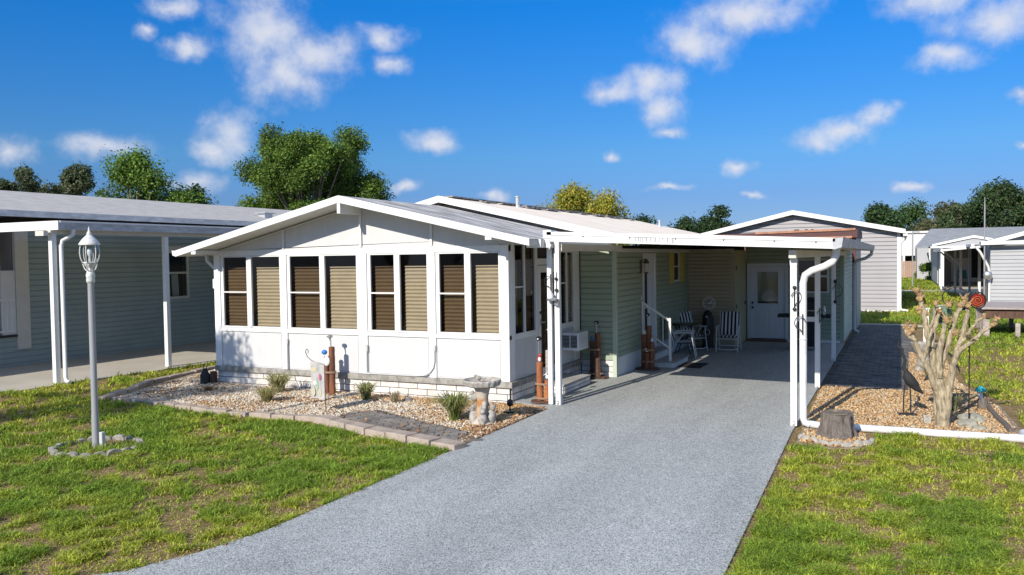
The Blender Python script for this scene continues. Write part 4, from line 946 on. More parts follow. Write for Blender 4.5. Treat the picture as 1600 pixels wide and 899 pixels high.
def tree(name, label, base, h, spread, clumps, leaves, size, cols, seed, trunk_r=0.25, trunk_h=0.35, bark=None, group=None, low=0.30, cr=(0.13, 0.22), flat=0.8, cat='tree', shape=None, limbs=True):
    r = random.Random(seed); x, y_, z = base
    t = thing(name, label, cat, base, group)
    cen = []; rad = []
    for k in range(clumps):
        for _ in range(30):
            u = r.uniform(low, 1.0); a = r.uniform(0, 2 * PI)
            prof = math.sin(PI * min(1, (u - low) / (1 - low) * 0.80 + 0.18)) if shape is None else shape((u - low) / (1 - low))
            q = r.random() ** 0.5
            if q < 0.35 and r.random() < 0.6: continue
            break
        rr = prof * spread * 0.5 * q
        cen.append((x + rr * math.cos(a), y_ + rr * math.sin(a), z + u * h)); rad.append(spread * r.uniform(*cr))
    tr = MB(); wob = [(x + r.uniform(-.1, .1) * k, y_ + r.uniform(-.1, .1) * k, z + trunk_h * h * k / 3) for k in range(4)]
    tr.tube([(x, y_, z - 0.1)] + wob, [trunk_r * 1.3, trunk_r * 1.15, trunk_r, trunk_r * 0.9, trunk_r * 0.85], 10)
    top = Vector(wob[-1])
    if limbs:
        for c in cen:
            c = Vector(c); mid = top.lerp(c, 0.5) + Vector((r.uniform(-.3, .3), r.uniform(-.3, .3), r.uniform(-0.1, 0.3))) * spread * 0.06
            start = Vector(wob[2]).lerp(top, r.random())
            tr.tube([start, start.lerp(mid, 0.5) + Vector((0, 0, -0.02 * h)), mid, mid.lerp(c, 0.6), c], [trunk_r * 0.42, trunk_r * 0.3, trunk_r * 0.2, trunk_r * 0.12, trunk_r * 0.04], 5, caps=False)
    tr.build('trunk', bark or BARK, t, smooth=True)
    v, c = leaf_cloud(cen, rad, leaves, size, cols, seed, flat)
    v = v - np.array(base)
    raw_mesh('crown', v, np.arange(len(v)), 4, LEAF, c, t)
    return t
OAK = [(0.10, 0.18, 0.022), (0.14, 0.23, 0.028), (0.065, 0.13, 0.018), (0.17, 0.25, 0.03)]
DKG = [(0.035, 0.075, 0.022), (0.05, 0.095, 0.025), (0.03, 0.06, 0.02)]
GRY = [(0.075, 0.10, 0.04), (0.10, 0.12, 0.055), (0.06, 0.085, 0.035)]
YEL = [(0.30, 0.30, 0.035), (0.36, 0.33, 0.04), (0.20, 0.25, 0.03), (0.36, 0.28, 0.04)]
tree('oak_tree', 'large spreading oak rising behind the white gable front room', (-26.7, 33, 0), 8.75, 7.5, 150, 150000, 0.066, [(0.085, 0.155, 0.02), (0.12, 0.20, 0.026), (0.05, 0.105, 0.016), (0.15, 0.22, 0.03)], 21, 0.28, 0.32, low=0.30, cr=(0.062, 0.10), flat=0.9, shape=lambda u: 0.98 - 0.42 * max(0, u - 0.45) ** 1.2 / 0.5)
tree('shade_tree', 'dense rounded green tree behind the roof of the slate blue home', (-44.5, 38, 0), 9.0, 7.6, 26, 30000, 0.10, OAK[:3], 22, 0.25, low=0.35, cr=(0.12, 0.19))
tree('shade_tree', 'thin dark treetop at the far left behind the slate blue home', (-59.0, 40, 0), 9.5, 6.2, 20, 11000, 0.12, GRY, 23, 0.22, low=0.4, cr=(0.09, 0.15), group='grey-green treetops behind the slate blue home')
tree('shade_tree', 'sparse grey-green treetop second from the left behind the slate blue home', (-56.0, 42, 0), 9.4, 6.0, 22, 13000, 0.12, GRY, 24, 0.22, low=0.4, cr=(0.10, 0.15), group='grey-green treetops behind the slate blue home')
tree('shade_tree', 'small dark tree between the rounded green tree and the gap of sky', (-41.6, 40, 0), 7.6, 4.6, 14, 9000, 0.11, DKG, 25, 0.2, low=0.4)
tree('yellowing_tree', 'yellow-green tree showing above the cream coated roof', (-18.2, 48, 0), 6.3, 6.4, 48, 42000, 0.085, YEL, 26, 0.2, low=0.3, cr=(0.12, 0.18))
tree('yellowing_tree', 'lower right shoulder tree beside the yellow-green crown', (-16.6, 48.5, 0), 5.9, 4.6, 14, 12000, 0.085, YEL, 27, 0.15, low=0.3, cr=(0.15, 0.22))
tree('distant_tree', 'rounded dark green tree left of the grey gable peak', (-18.8, 95, 0), 7.4, 6.6, 18, 12000, 0.17, DKG, 28, 0.25, low=0.2, cr=(0.14, 0.22))
for k, (x, w_, hh) in enumerate(((-37, 9, 8.0), (-30.5, 7, 7.6), (-24.5, 7, 7.4))):
    tree('distant_tree', ['dark tree low on the skyline just right of the yellow-green tree', 'middle of the dark skyline trees right of the yellow-green tree', 'dark skyline tree nearest the grey gable roof on its left'][k], (x, 128, 0), hh, w_, 12, 7000, 0.24, DKG, 40 + k, 0.3, low=0.15, cr=(0.16, 0.26), group='dark trees on the skyline')
tree('distant_tree', 'dark rounded treetop over the right slope of the grey gable', (-2.2, 100, 0), 7.2, 6.8, 18, 12000, 0.17, DKG, 31, 0.25, low=0.2, cr=(0.14, 0.22))
tree('distant_tree', 'green tree directly above the raised white building', (1.4, 105, 0), 7.3, 8.0, 24, 9000, 0.18, [(0.06, 0.12, 0.03), (0.08, 0.14, 0.035)], 32, 0.25, low=0.2, cr=(0.14, 0.22))
tree('distant_tree', 'brownish thin tree right of the raised white building', (4.4, 101, 0), 7.2, 6.6, 24, 10000, 0.17, [(0.13, 0.12, 0.06), (0.10, 0.12, 0.05)], 33, 0.22, low=0.2, cr=(0.12, 0.2))
tree('distant_pine', 'narrow blue-green treetop with two spires in the gap before the big right trees', (5.2, 90, 0), 7.4, 3.0, 12, 6000, 0.13, GRY, 34, 0.18, low=0.25, cr=(0.12, 0.2), shape=lambda u: 1.1 - u)
tree('distant_tree', 'big dark oak at the right behind the antenna mast', (8.2, 88, 0), 8.4, 7.2, 40, 28000, 0.14, DKG + GRY[:1], 35, 0.3, low=0.2, cr=(0.12, 0.19))
tree('distant_tree', 'big dark oak cut off by the right edge of the photo', (13.4, 86, 0), 8.0, 9.0, 40, 28000, 0.15, DKG + OAK[2:3], 36, 0.3, low=0.2, cr=(0.12, 0.19))
tree('distant_tree', 'low bushy tree filling the gap left of the antenna mast', (6.3, 97, 0), 6.8, 8.0, 24, 13000, 0.17, [(0.06, 0.10, 0.03)], 37, 0.25, low=0.1, cr=(0.14, 0.22))
for k, (x, y_, s_, lb) in enumerate(((1.75, 86, 1.2, 'green bush just behind the tan board fence'), (2.05, 80.5, 1.0, 'lime green bush at the right end of the tan fence'), (2.1, 76, 0.9, 'small round bush beside the far carport posts'))):
    tree('garden_shrub', lb, (x, y_, 0), 1.0 * s_ + 0.5, 1.6 * s_, 8, 3500, 0.07, [(0.13, 0.20, 0.03), (0.09, 0.16, 0.025)], 50 + k, 0.04, 0.2, low=0.15, cr=(0.2, 0.3), cat='shrub')
# the street tree whose dappled shade falls on the left end of the room and the lawn
tree('shade_tree', 'leafy tree left of the lamp post, outside the frame, dappling the lawn and wall', (-13.9, 4.1, 0), 5.7, 3.9, 20, 7500, 0.055, OAK, 61, 0.14, 0.4, low=0.40, cr=(0.09, 0.15), flat=0.8)

# ================================================================== STONES IN THE BEDS
def pebbles(name, poly, n, size, palette, seed, z=0.012, avoid=(), mask=None, kind='stuff'):
    r = np.random.default_rng(seed); P = np.array(poly)
    x = r.uniform(P[:, 0].min(), P[:, 0].max(), n * 3); y_ = r.uniform(P[:, 1].min(), P[:, 1].max(), n * 3)
    k = inpoly(x, y_, poly)
    for a in avoid: k &= ~inpoly(x, y_, a)
    if mask is not None: k &= mask(x, y_, r)
    x = x[k][:n]; y_ = y_[k][:n]; m_ = len(x)
    base = np.array([(1, 0, 0), (0, 1, 0), (-1, 0, 0), (0, -1, 0), (0, 0, 1), (0, 0, -1)], float)
    F = np.array([(0, 1, 4), (1, 2, 4), (2, 3, 4), (3, 0, 4), (1, 0, 5), (2, 1, 5), (3, 2, 5), (0, 3, 5)])
    s = size * r.lognormal(0, 0.33, m_); ang = r.uniform(0, 2 * PI, m_)
    v = base[None] * (np.stack([s, s * r.uniform(0.55, 1, m_), s * r.uniform(0.4, 0.75, m_)], 1))[:, None, :]
    v *= r.uniform(0.75, 1.25, (m_, 6, 1))
    c, s2 = np.cos(ang)[:, None], np.sin(ang)[:, None]
    tx = r.normal(0, 0.35, m_)[:, None]
    zz = v[:, :, 2] + v[:, :, 0] * tx
    v2 = np.stack([v[:, :, 0] * c - v[:, :, 1] * s2 + x[:, None], v[:, :, 0] * s2 + v[:, :, 1] * c + y_[:, None], zz + z + (s * 0.4)[:, None] + r.uniform(0, size * 0.6, (m_, 1))], 2)
    f = (F[None] + (np.arange(m_) * 6)[:, None, None]).ravel()
    cols = palette(x, y_, r)
    return tag(raw_mesh(name, v2.reshape(-1, 3), f, 3, PEBBLE, np.repeat(cols, 6, 0), smooth=True), kind=kind)
LB = [(-5.35, 12.5), (-12.72, 12.6), (-12.8, 14.4), (-14.3, 14.2), (-13.1, 10.55), (-9.3, 10.28), (-8.3, 10.35), (-5.3, 9.45)]
PATHP = [(-8.0, 10.3), (-5.1, 9.4), (-5.0, 10.0), (-5.85, 10.4), (-6.9, 10.85), (-7.75, 11.25), (-8.1, 10.8)]
def pal_left(x, y_, r):
    n = len(x); cream = np.array([0.66, 0.56, 0.42]); white = np.array([0.74, 0.69, 0.60]); tan = np.array([0.50, 0.31, 0.14]); grey = np.array([0.33, 0.30, 0.27]); brown = np.array([0.20, 0.10, 0.05])
    u = r.random(n); nz_ = fbm(x * 0.9, y_ * 0.9, 5); near = np.clip((y_ - 11.75) / 0.5, 0, 1) * (x > -9) + 0.8 * np.clip((x + 6.2) / 0.5, 0, 1)
    dirt = np.clip((fbm(x * 1.3 + 9, y_ * 1.3, 9) - 0.52) * 5, 0, 1)
    pt = np.clip(0.10 + 0.6 * near + 0.35 * dirt, 0, 0.85); c = np.where((u < 0.6)[:, None], cream, white)
    c = np.where((r.random(n) < 0.10)[:, None], grey, c); c = np.where((r.random(n) < pt)[:, None], tan * r.uniform(0.7, 1.35, (n, 1)), c)
    c = np.where((r.random(n) < 0.22 * dirt)[:, None], brown, c)
    return np.clip(c * r.uniform(0.75, 1.12, (n, 1)), 0, 0.85)
pebbles('river_gravel', LB, 52000, 0.0145, pal_left, 3, avoid=[PATHP])
def pal_right(x, y_, r):
    n = len(x); P = np.array([(0.56, 0.38, 0.19), (0.60, 0.44, 0.25), (0.46, 0.26, 0.11), (0.55, 0.46, 0.34), (0.34, 0.19, 0.09), (0.22, 0.14, 0.08)])
    return P[r.choice(6, n, p=(0.26, 0.26, 0.16, 0.16, 0.09, 0.07))] * r.uniform(0.75, 1.2, (n, 1))
pebbles('tan_mulch_stones', [(-1.3, 16.26), (-1.25, 12.42), (-0.8, 12.5), (0.2, 12.55), (1.45, 12.7), (1.4, 15.2), (1.0, 17.5), (0.95, 22.5), (0.2, 22.5), (0.14, 16.26)], 30000, 0.0165, pal_right, 4)
pebbles('stump_bed_stones', [(-1.2, 12.15), (-1.2, 11.35), (-0.8, 11.2), (-0.38, 11.42), (-0.42, 12.15)], 1500, 0.018, pal_right, 6)
pebbles('path_edge_litter', [(-5.45, 9.5), (-5.28, 9.3), (-5.24, 12.4), (-5.5, 12.4)], 1300, 0.017, lambda x, y_, r: np.array([(0.35, 0.2, 0.1), (0.5, 0.42, 0.32), (0.2, 0.1, 0.05)])[r.integers(0, 3, len(x))], 8)
# fallen leaves and bark scraps
def scraps(name, poly, n, size, cols, seed, z):
    r = np.random.default_rng(seed); P = np.array(poly); x = r.uniform(P[:, 0].min(), P[:, 0].max(), n * 2); y_ = r.uniform(P[:, 1].min(), P[:, 1].max(), n * 2)
    k = inpoly(x, y_, poly) & (fbm(x * 1.2, y_ * 1.2, seed) > 0.45); x = x[k][:n]; y_ = y_[k][:n]; m_ = len(x)
    a = r.uniform(0, 2 * PI, m_); t = np.stack([np.cos(a), np.sin(a), r.normal(0, 0.4, m_)], 1); b = np.stack([-np.sin(a), np.cos(a), r.normal(0, 0.4, m_)], 1)
    p = np.stack([x, y_, np.full(m_, z) + r.uniform(0, 0.03, m_)], 1); s = size * r.uniform(0.5, 1.5, (m_, 1))
    v = np.stack([p - t * s, p - b * s * 0.45, p + t * s, p + b * s * 0.45], 1).reshape(-1, 3)
    c = np.array(cols)[r.integers(0, len(cols), m_)]
    return tag(raw_mesh(name, v, np.arange(len(v)), 4, PEBBLE, np.repeat(c, 4, 0)), kind='stuff')
scraps('fallen_leaves', LB, 1500, 0.028, [(0.30, 0.14, 0.06), (0.22, 0.11, 0.05), (0.38, 0.22, 0.10)], 12, 0.04)

# ================================================================== GRASS
def grass(name, region, n, seed, h0, w0, dmin, dmax, az0, az1):
    r = np.random.default_rng(seed)
    # uniform in viewing angle, log-ish in distance: dense near, sparse and larger far away
    a = np.radians(r.uniform(az0, az1, n)); u = r.random(n); d = 1.0 / (1 / dmax + u * (1 / dmin - 1 / dmax))
    x = d * np.sin(a); y_ = d * np.cos(a)
    k = region(x, y_)
    x, y_, d = x[k], y_[k], d[k]
    # clump onto tufts
    patch = fbm(x * 1.8, y_ * 1.8, 31, 5); fine = fbm(x * 5.5, y_ * 5.5, 77, 3); big = fbm(x * 0.35, y_ * 0.35, 13, 3)
    dens = np.clip((patch * 0.55 + fine * 0.75 + big * 0.2 - 0.66) * 4.0 + 0.30, 0.27, 1)
    dens = np.maximum(dens, np.clip((d - 22) / 10, 0, 0.9))
    k = r.random(len(x)) < dens
    x, y_, d, patch, fine, dens, big = x[k], y_[k], d[k], patch[k], fine[k], dens[k], big[k]; m_ = len(x)
    sc = np.maximum(1.0, d / 9.0)
    h = h0 * (0.35 + 0.95 * dens) * r.uniform(0.55, 1.35, m_) * (0.62 + 0.75 * fine) * sc ** 0.5
    w = w0 * r.uniform(0.7, 1.3, m_) * sc
    h *= np.where(dens < 0.3, 0.7, 1.0)
    isdry = r.random(m_) < np.clip(0.80 - dens * 0.95, 0.06, 0.60)
    ang = r.uniform(0, 2 * PI, m_); lean = r.uniform(0.3, 1.9, m_) * h * np.where(isdry, 2.2, 1); h = h * np.where(isdry, 0.45, 1)
    dx, dy = np.cos(ang), np.sin(ang); a2 = ang + PI / 2 + r.normal(0, 0.5, m_); wx, wy = np.cos(a2) * w, np.sin(a2) * w
    z0 = np.full(m_, 0.0)
    v = np.zeros((m_, 5, 3))
    v[:, 0] = np.stack([x - wx / 2, y_ - wy / 2, z0], 1); v[:, 1] = np.stack([x + wx / 2, y_ + wy / 2, z0], 1)
    mx_, my_ = x + dx * lean * 0.35, y_ + dy * lean * 0.35
    v[:, 2] = np.stack([mx_ + wx * 0.42, my_ + wy * 0.42, h * 0.68], 1); v[:, 3] = np.stack([mx_ - wx * 0.42, my_ - wy * 0.42, h * 0.68], 1)
    v[:, 4] = np.stack([x + dx * lean, y_ + dy * lean, h * r.uniform(0.75, 1.05, m_)], 1)
    i = (np.arange(m_) * 5)[:, None]
    tri = np.concatenate([i + [[0, 1, 2]], i + [[0, 2, 3]], i + [[3, 2, 4]]], 1).ravel()
    lush = np.array([0.20, 0.31, 0.03]); mid = np.array([0.39, 0.43, 0.05]); dry = np.array([0.52, 0.40, 0.22]); dead = np.array([0.42, 0.27, 0.17])
    t = np.clip((patch * 0.75 + big * 0.5 - 0.52) * 4.0 + r.normal(0, 0.22, m_), 0, 1)[:, None]
    c = mid * (1 - t) + lush * t
    c = np.where(isdry[:, None], dry, c); c = np.where((isdry & (r.random(m_) < 0.4))[:, None], dead, c)
    c = c * r.uniform(0.5, 1.35, (m_, 1)) * (0.75 + 0.5 * fbm(x * 9, y_ * 9, 55, 2))[:, None]
    return tag(raw_mesh(name, v.reshape(-1, 3), tri, 3, BLADE, np.repeat(c, 5, 0)), kind='stuff')
LAMP = (-9.87, 7.59)
DR_L = [(-9.0, 1.0), (-7.2, 3.0), (-6.2, 4.0), (-5.66, 4.55), (-5.42, 5.1), (-5.28, 5.8), (-5.25, 8), (-5.23, 9.3)]
lawnL = DR_L + [(-5.35, 9.18), (-6.2, 9.30), (-7.1, 9.60), (-8.3, 10.0), (-9.35, 9.98), (-10.3, 9.95), (-11.7, 10.18), (-13.3, 10.25), (-13.75, 11.3), (-14.2, 12.1), (-14.65, 14.3), (-13.0, 15.2), (-12.95, 30), (-15.3, 30), (-15.4, 14.6), (-15.75, 10), (-15.85, -2), (-9.5, -2)]
def regL(x, y_):
    rr = np.hypot(x - LAMP[0], (y_ - LAMP[1]))
    n = fbm(x * 3, y_ * 3, 3, 2)
    return inpoly(x + (n - 0.5) * 0.07, y_ + (n - 0.5) * 0.07, lawnL) & ~((rr < 0.50) & (np.random.default_rng(1).random(len(x)) < 0.72))
lawnR = [(-1.12, 3.0), (-1.16, 6), (-1.23, 9), (-1.27, 11.15), (-0.8, 11.02), (-0.3, 11.3), (-0.3, 12.25), (0.2, 12.3), (1.62, 12.45), (1.6, 15.2), (1.15, 17.5), (1.1, 22.5), (1.0, 31.1), (-8.5, 31.1), (-8.5, 57.1), (6, 57.1), (14, 50), (14, 3)]
obs = [[(-8.0, 37.7), (0.05, 37.7), (0.05, 57), (-8, 57)], [(2.95, 57.1), (3.2, 43.1), (14, 43.1), (14, 57.1)]]
def regR(x, y_):
    n = fbm(x * 3, y_ * 3, 3, 2)
    k = inpoly(x + (n - 0.5) * 0.06, y_, lawnR)
    for o in obs: k &= ~inpoly(x, y_, o)
    return k
grass('lawn_grass', regL, 860000, 5, 0.043, 0.0095, 4.0, 34, -66, -28)
grass('lawn_grass', regR, 700000, 6, 0.043, 0.0095, 4.0, 60, -16, 12)
def regB(x, y_): return ((y_ > 60.2) & (y_ < 83) & (x > -12) & (x < 2.3)) 
grass('back_lawn_grass', regB, 60000, 7, 0.06, 0.008, 60, 86, -10, 3)
def roughen(o, strength, size, levels=2):
    tx = bpy.data.textures.new('lumps', 'CLOUDS'); tx.noise_scale = size; tx.noise_depth = 3
    sb_ = o.modifiers.new('smooth', 'SUBSURF'); sb_.levels = levels; sb_.render_levels = levels; sb_.subdivision_type = 'SIMPLE'
    dm = o.modifiers.new('lumps', 'DISPLACE'); dm.texture = tx; dm.strength = strength; dm.mid_level = 0.5; dm.texture_coords = 'LOCAL'
    return o
# ================================================================== EDGING
def rounded_block(w, l, h):
    return MB().box(-l / 2, l / 2, -w / 2, w / 2, 0, h)
proto = rounded_block(0.24, 0.42, 0.115).build('edging_block', BLOCKP, bevel=0.015)
tag(proto, 'pinkish tan concrete block in the kerb between the lawn and the gravel bed', 'edging block', 'kerb blocks round the gravel bed')
line = [(-5.38, 9.33), (-5.95, 9.47), (-6.6, 9.66), (-7.15, 9.80), (-7.8, 10.04), (-8.3, 10.19), (-9.3, 10.12), (-10.2, 10.10), (-11.7, 10.32), (-13.22, 10.42), (-13.62, 11.25), (-14.08, 12.1), (-14.5, 14.25)]
def resample(line, step):
    out_ = []; carry = 0.0
    for (a, b) in zip(line[:-1], line[1:]):
        a = Vector(a); b = Vector(b); L = (b - a).length; d = (b - a) / L; t = carry
        while t < L:
            out_.append((a + d * t, math.atan2(d.y, d.x))); t += step
        carry = t - L
    return out_
r = random.Random(2); first = True
for k, (p, a) in enumerate(resample(line, 0.445)):
    o = proto if first else proto.copy()
    if not first: COL.objects.link(o)
    first = False
    o.location = (p.x + r.uniform(-.008, .008), p.y + r.uniform(-.008, .008), r.uniform(-0.02, 0.0) - (0.035 if p.x < -8.3 else 0)); o.rotation_euler = (r.uniform(-.02, .02), r.uniform(-.02, .02), a + r.uniform(-.02, .02))
    o.scale = (1, 1.0 if p.x > -8.3 else 0.62, 1)
# scalloped stones in a ring round the lamp post
sc = MB(); n = 9
prof = [(-0.085, 0)] + [(0.085 * math.cos(PI - PI * k / n), 0.045 + 0.05 * math.sin(PI * k / n)) for k in range(n + 1)] + [(0.085, 0)]
sc.prism([(x, -0.035, z) for x, z in prof], (0, 0.07, 0)); ring = sc.build('ring_stone', EDGER, bevel=0.008)
tag(ring, 'small round-topped grey edging stone in the ring at the lamp post foot', 'edging stone', 'edging stones round the lamp post')
for k in range(20):
    o = ring if k == 0 else ring.copy()
    if k: COL.objects.link(o)
    a = 2 * PI * k / 20; o.location = (LAMP[0] + 0.56 * math.cos(a) + 0.04, LAMP[1] + 0.52 * math.sin(a) - 0.02, r.uniform(-.045, -.015)); o.rotation_euler = (r.uniform(-.12, .12), r.uniform(-.1, .1), a + PI / 2 + r.uniform(-.15, .15))
    s = r.uniform(0.85, 1.12); o.scale = (s, 1, s)
# white stones under the stump
st = MB().ball((0, 0, 0.03), 0.075, 9, 6, 0.08, 1.1, 0.7, 0.75).build('border_stone', WHITEST, smooth=True)
tag(st, 'chalky white stone in the short curve in front of the tree stump', 'stone', 'white stones in front of the stump')
for k in range(9):
    o = st if k == 0 else st.copy()
    if k: COL.objects.link(o)
    a = math.radians(200 + k * 18); o.location = (-0.77 + 0.46 * math.cos(a), 11.78 + 0.46 * math.sin(a), 0); o.rotation_euler = (0, 0, a + PI / 2 + r.uniform(-.3, .3)); o.scale = (r.uniform(.9, 1.3), r.uniform(.8, 1.1), r.uniform(.7, 1.1))

# ================================================================== LAMP POST
lp = thing('lamp_post', 'grey lamp post with a worn white glass lantern standing in the left lawn', 'lamp post', (LAMP[0], LAMP[1], 0))
X, Y = LAMP
MB().lathe([(0.047, -0.05), (0.047, 0.45), (0.043, 0.47), (0.040, 2.26)], X, Y, 16).build('pole', POLE, lp, smooth=True)
MB().lathe([(0.041, 2.24), (0.05, 2.25), (0.055, 2.28), (0.05, 2.31), (0.058, 2.34), (0.05, 2.38), (0.03, 2.40)], X, Y, 14).build('collar', LANT, lp, smooth=True)
MB().box(X + 0.06, X + 0.12, Y + 0.0, Y + 0.06, 0.0, 0.22).build('outlet_box', CONDUIT, lp, bevel=0.01)
ln = MB().lathe([(0.03, 2.40), (0.035, 2.44), (0.06, 2.47), (0.078, 2.50), (0.084, 2.515)], X, Y, 8)
for k in range(4):
    a = k * PI / 2 + 0.4; ln.tube([(X + 0.03 * math.cos(a), Y + 0.03 * math.sin(a), 2.39), (X + 0.075 * math.cos(a), Y + 0.075 * math.sin(a), 2.43), (X + 0.10 * math.cos(a), Y + 0.10 * math.sin(a), 2.50)], 0.008, 6)
ln = ln.build('lantern', LANT, lp)
RP = [(0.085, 2.515), (0.108, 2.57), (0.118, 2.64), (0.115, 2.70), (0.102, 2.755)]
g = MB().lathe(RP, X, Y, 6); g.f = g.f[:-2]; g.build('glass', LAMPGL, ln)
fm = MB()
for k in range(6):
    a = 2 * PI * k / 6; fm.tube([(X + (rr + 0.003) * math.cos(a), Y + (rr + 0.003) * math.sin(a), z) for rr, z in RP], 0.0075, 5)
for rr, z in (RP[0], RP[-1]):
    fm.tube([(X + rr * math.cos(2 * PI * k / 6), Y + rr * math.sin(2 * PI * k / 6), z) for k in range(7)], 0.009, 5)
fm.build('cage', LANT, ln)
MB().lathe([(0.132, 2.752), (0.134, 2.765), (0.112, 2.80), (0.085, 2.835), (0.05, 2.87), (0.03, 2.89), (0.034, 2.905), (0.02, 2.93), (0.012, 2.945), (0.014, 2.96), (0.003, 3.0)], X, Y, 12).build('lantern_cap', LANT, ln, smooth=True)
MB().lathe([(0.018, 2.51), (0.018, 2.58), (0.02, 2.585)], X, Y, 8).build('socket', SOFFIT, ln)
MB().lathe([(0.012, 2.585), (0.03, 2.62), (0.036, 2.66), (0.026, 2.70), (0.003, 2.715)], X, Y, 10).build('bulb', BULB, ln, smooth=True)

# ================================================================== BIRD BATH
bb = thing('bird_bath', 'stone bird bath held up by carved animals, beside the paver path', 'bird bath', (-5.67, 10.9, 0))
X, Y = -5.67, 10.9
MB().lathe([(0.17, 0.0), (0.18, 0.03), (0.15, 0.06), (0.105, 0.12), (0.085, 0.28), (0.09, 0.42), (0.11, 0.52), (0.13, 0.565)], X, Y, 14).build('pedestal', STONEO, bb, smooth=True)
mb = MB()
for (a, z, s) in ((3.6, 0.11, 1.25), (5.2, 0.10, 1.15), (0.2, 0.12, 1.3), (2.0, 0.11, 1.1)):
    cx, cy = X + 0.125 * math.cos(a), Y + 0.125 * math.sin(a)
    mb.ball((cx, cy, z), 0.065 * s, 9, 6, 0.06, 1, 1, 1.45).ball((cx + 0.03 * math.cos(a), cy + 0.03 * math.sin(a), z + 0.11 * s), 0.042 * s, 8, 6, 0.05)
    mb.tube([(cx + 0.02, cy, z + 0.13 * s), (cx + 0.022, cy, z + 0.18 * s)], [0.013, 0.005], 5).tube([(cx - 0.03, cy, z + 0.13 * s), (cx - 0.032, cy, z + 0.18 * s)], [0.013, 0.005], 5)
    mb.tube([(cx + 0.05 * math.cos(a), cy + 0.05 * math.sin(a), 0.09), (cx + 0.075 * math.cos(a), cy + 0.075 * math.sin(a), 0.0)], [0.02, 0.026], 6)
mb.ball((X - 0.10, Y - 0.05, 0.42), 0.06, 9, 6, 0.08, 1, 1, 1.2).ball((X - 0.135, Y - 0.07, 0.48), 0.04, 8, 6, 0.06).ball((X + 0.07, Y - 0.07, 0.30), 0.05, 8, 6, 0.08, 1, 1, 1.6)
mb.build('carved_animal', STONE, bb, smooth=True)
mb = MB(); i0 = 0; n = 40; prof = [(0.10, 0.56), (0.20, 0.575), (0.265, 0.60), (0.285, 0.665), (0.278, 0.685), (0.262, 0.675), (0.22, 0.625), (0.10, 0.605), (0.001, 0.602)]
mb.lathe(prof, X, Y, n)
for k in range(len(mb.v)):
    x, y_, z = mb.v[k]; j = k % n; ring_ = k // n
    if ring_ in (2, 3): 
        q = 1 + 0.018 * (1 if j % 2 else -1); mb.v[k] = (X + (x - X) * q, Y + (y_ - Y) * q, z)
mb.build('basin', STONE, bb)
mb = MB().ball((X - 0.05, Y - 0.02, 0.705), 0.035, 8, 6, 0.05, 1.5, 1, 1).ball((X - 0.095, Y - 0.03, 0.735), 0.022, 8, 5).tube([(X + 0.0, Y, 0.71), (X + 0.06, Y + 0.01, 0.70)], [0.02, 0.01], 6).tube([(X - 0.115, Y - 0.035, 0.735), (X - 0.135, Y - 0.04, 0.73)], [0.007, 0.002], 5).tube([(X - 0.05, Y, 0.61), (X - 0.05, Y, 0.69)], 0.018, 6)
mb.build('stone_bird', STONE, bb, smooth=True)

# ================================================================== PILING DECORATIONS
def log(mb, x, y_, z0, z1, r0, tilt=(0, 0), n=14):
    pts = []; rs = []; m_ = 7
    for k in range(m_):
        t = k / (m_ - 1); pts.append((x + tilt[0] * t, y_ + tilt[1] * t, z0 + (z1 - z0) * t)); rs.append(r0 * (1.04 - 0.08 * t) * random.uniform(0.97, 1.03))
    mb.tube(pts, rs, n)
def bird(parent, x, y_, z, s=1.0, ang=0.0, m_=None):
    c, s_ = math.cos(ang), math.sin(ang)
    b = MB().ball((x, y_, z + 0.055 * s), 0.032 * s, 9, 6, 0, 1.1, 0.9, 1.3).ball((x + 0.02 * s * c, y_ + 0.02 * s * s_, z + 0.105 * s), 0.02 * s, 8, 6).tube([(x + 0.035 * s * c, y_ + 0.035 * s * s_, z + 0.105 * s), (x + 0.075 * s * c, y_ + 0.075 * s * s_, z + 0.09 * s)], [0.008 * s, 0.003 * s], 5)
    b.tube([(x - 0.02 * s * c, y_ - 0.02 * s * s_, z + 0.045 * s), (x - 0.06 * s * c, y_ - 0.06 * s * s_, z + 0.01 * s)], [0.02 * s, 0.008 * s], 6)
    return b.build('carved_bird', m_ or BIRDW, parent, smooth=True)
def solar(parent, x, y_, z0, z1):
    k = MB().tube([(x, y_, z0), (x, y_, z1)], 0.008, 6).build('light_stake', STEEL, parent)
    MB().lathe([(0.02, z1), (0.045, z1 + 0.015), (0.05, z1 + 0.05), (0.03, z1 + 0.07), (0.002, z1 + 0.075)], x, y_, 12).build('light_head', BLACK, k, smooth=True)
    MB().ball((x, y_ - 0.03, z1 + 0.035), 0.022, 8, 6).build('light_lens', BULB, k, smooth=True)
def baseplate(parent, x, y_, m_, r0=0.2):
    b = MB().lathe([(r0, 0.026), (r0 * 1.05, 0.04), (r0, 0.062), (r0 * 0.5, 0.07)], x, y_, 11, 1.15, 0.95); 
    for k in range(len(b.v)):
        v = b.v[k]; b.v[k] = (v[0] + random.uniform(-.02, .02), v[1] + random.uniform(-.02, .02), v[2])
    b.build('base', m_, parent)
def rope(parent, x, y_, z, rx, ry):
    mb = MB()
    for dz in (0, 0.018): mb.tube([(x + rx * math.cos(2 * PI * k / 20), y_ + ry * math.sin(2 * PI * k / 20), z + dz) for k in range(21)], 0.010, 6)
    mb.build('rope', ROPE, parent, smooth=True)
G_ = 'rustic piling ornaments by the home'
X, Y = -5.50, 12.80
pa = thing('piling_ornament', 'orange stained two-post piling ornament with a red and white bird, at the front carport post', 'garden ornament', (X, Y, 0.025), G_)
mb = MB(); log(mb, X - 0.05, Y, 0.06, 0.72, 0.058); roughen(mb.build('tall_piling', ORANGE, pa, smooth=True), 0.014, 0.05, 2)
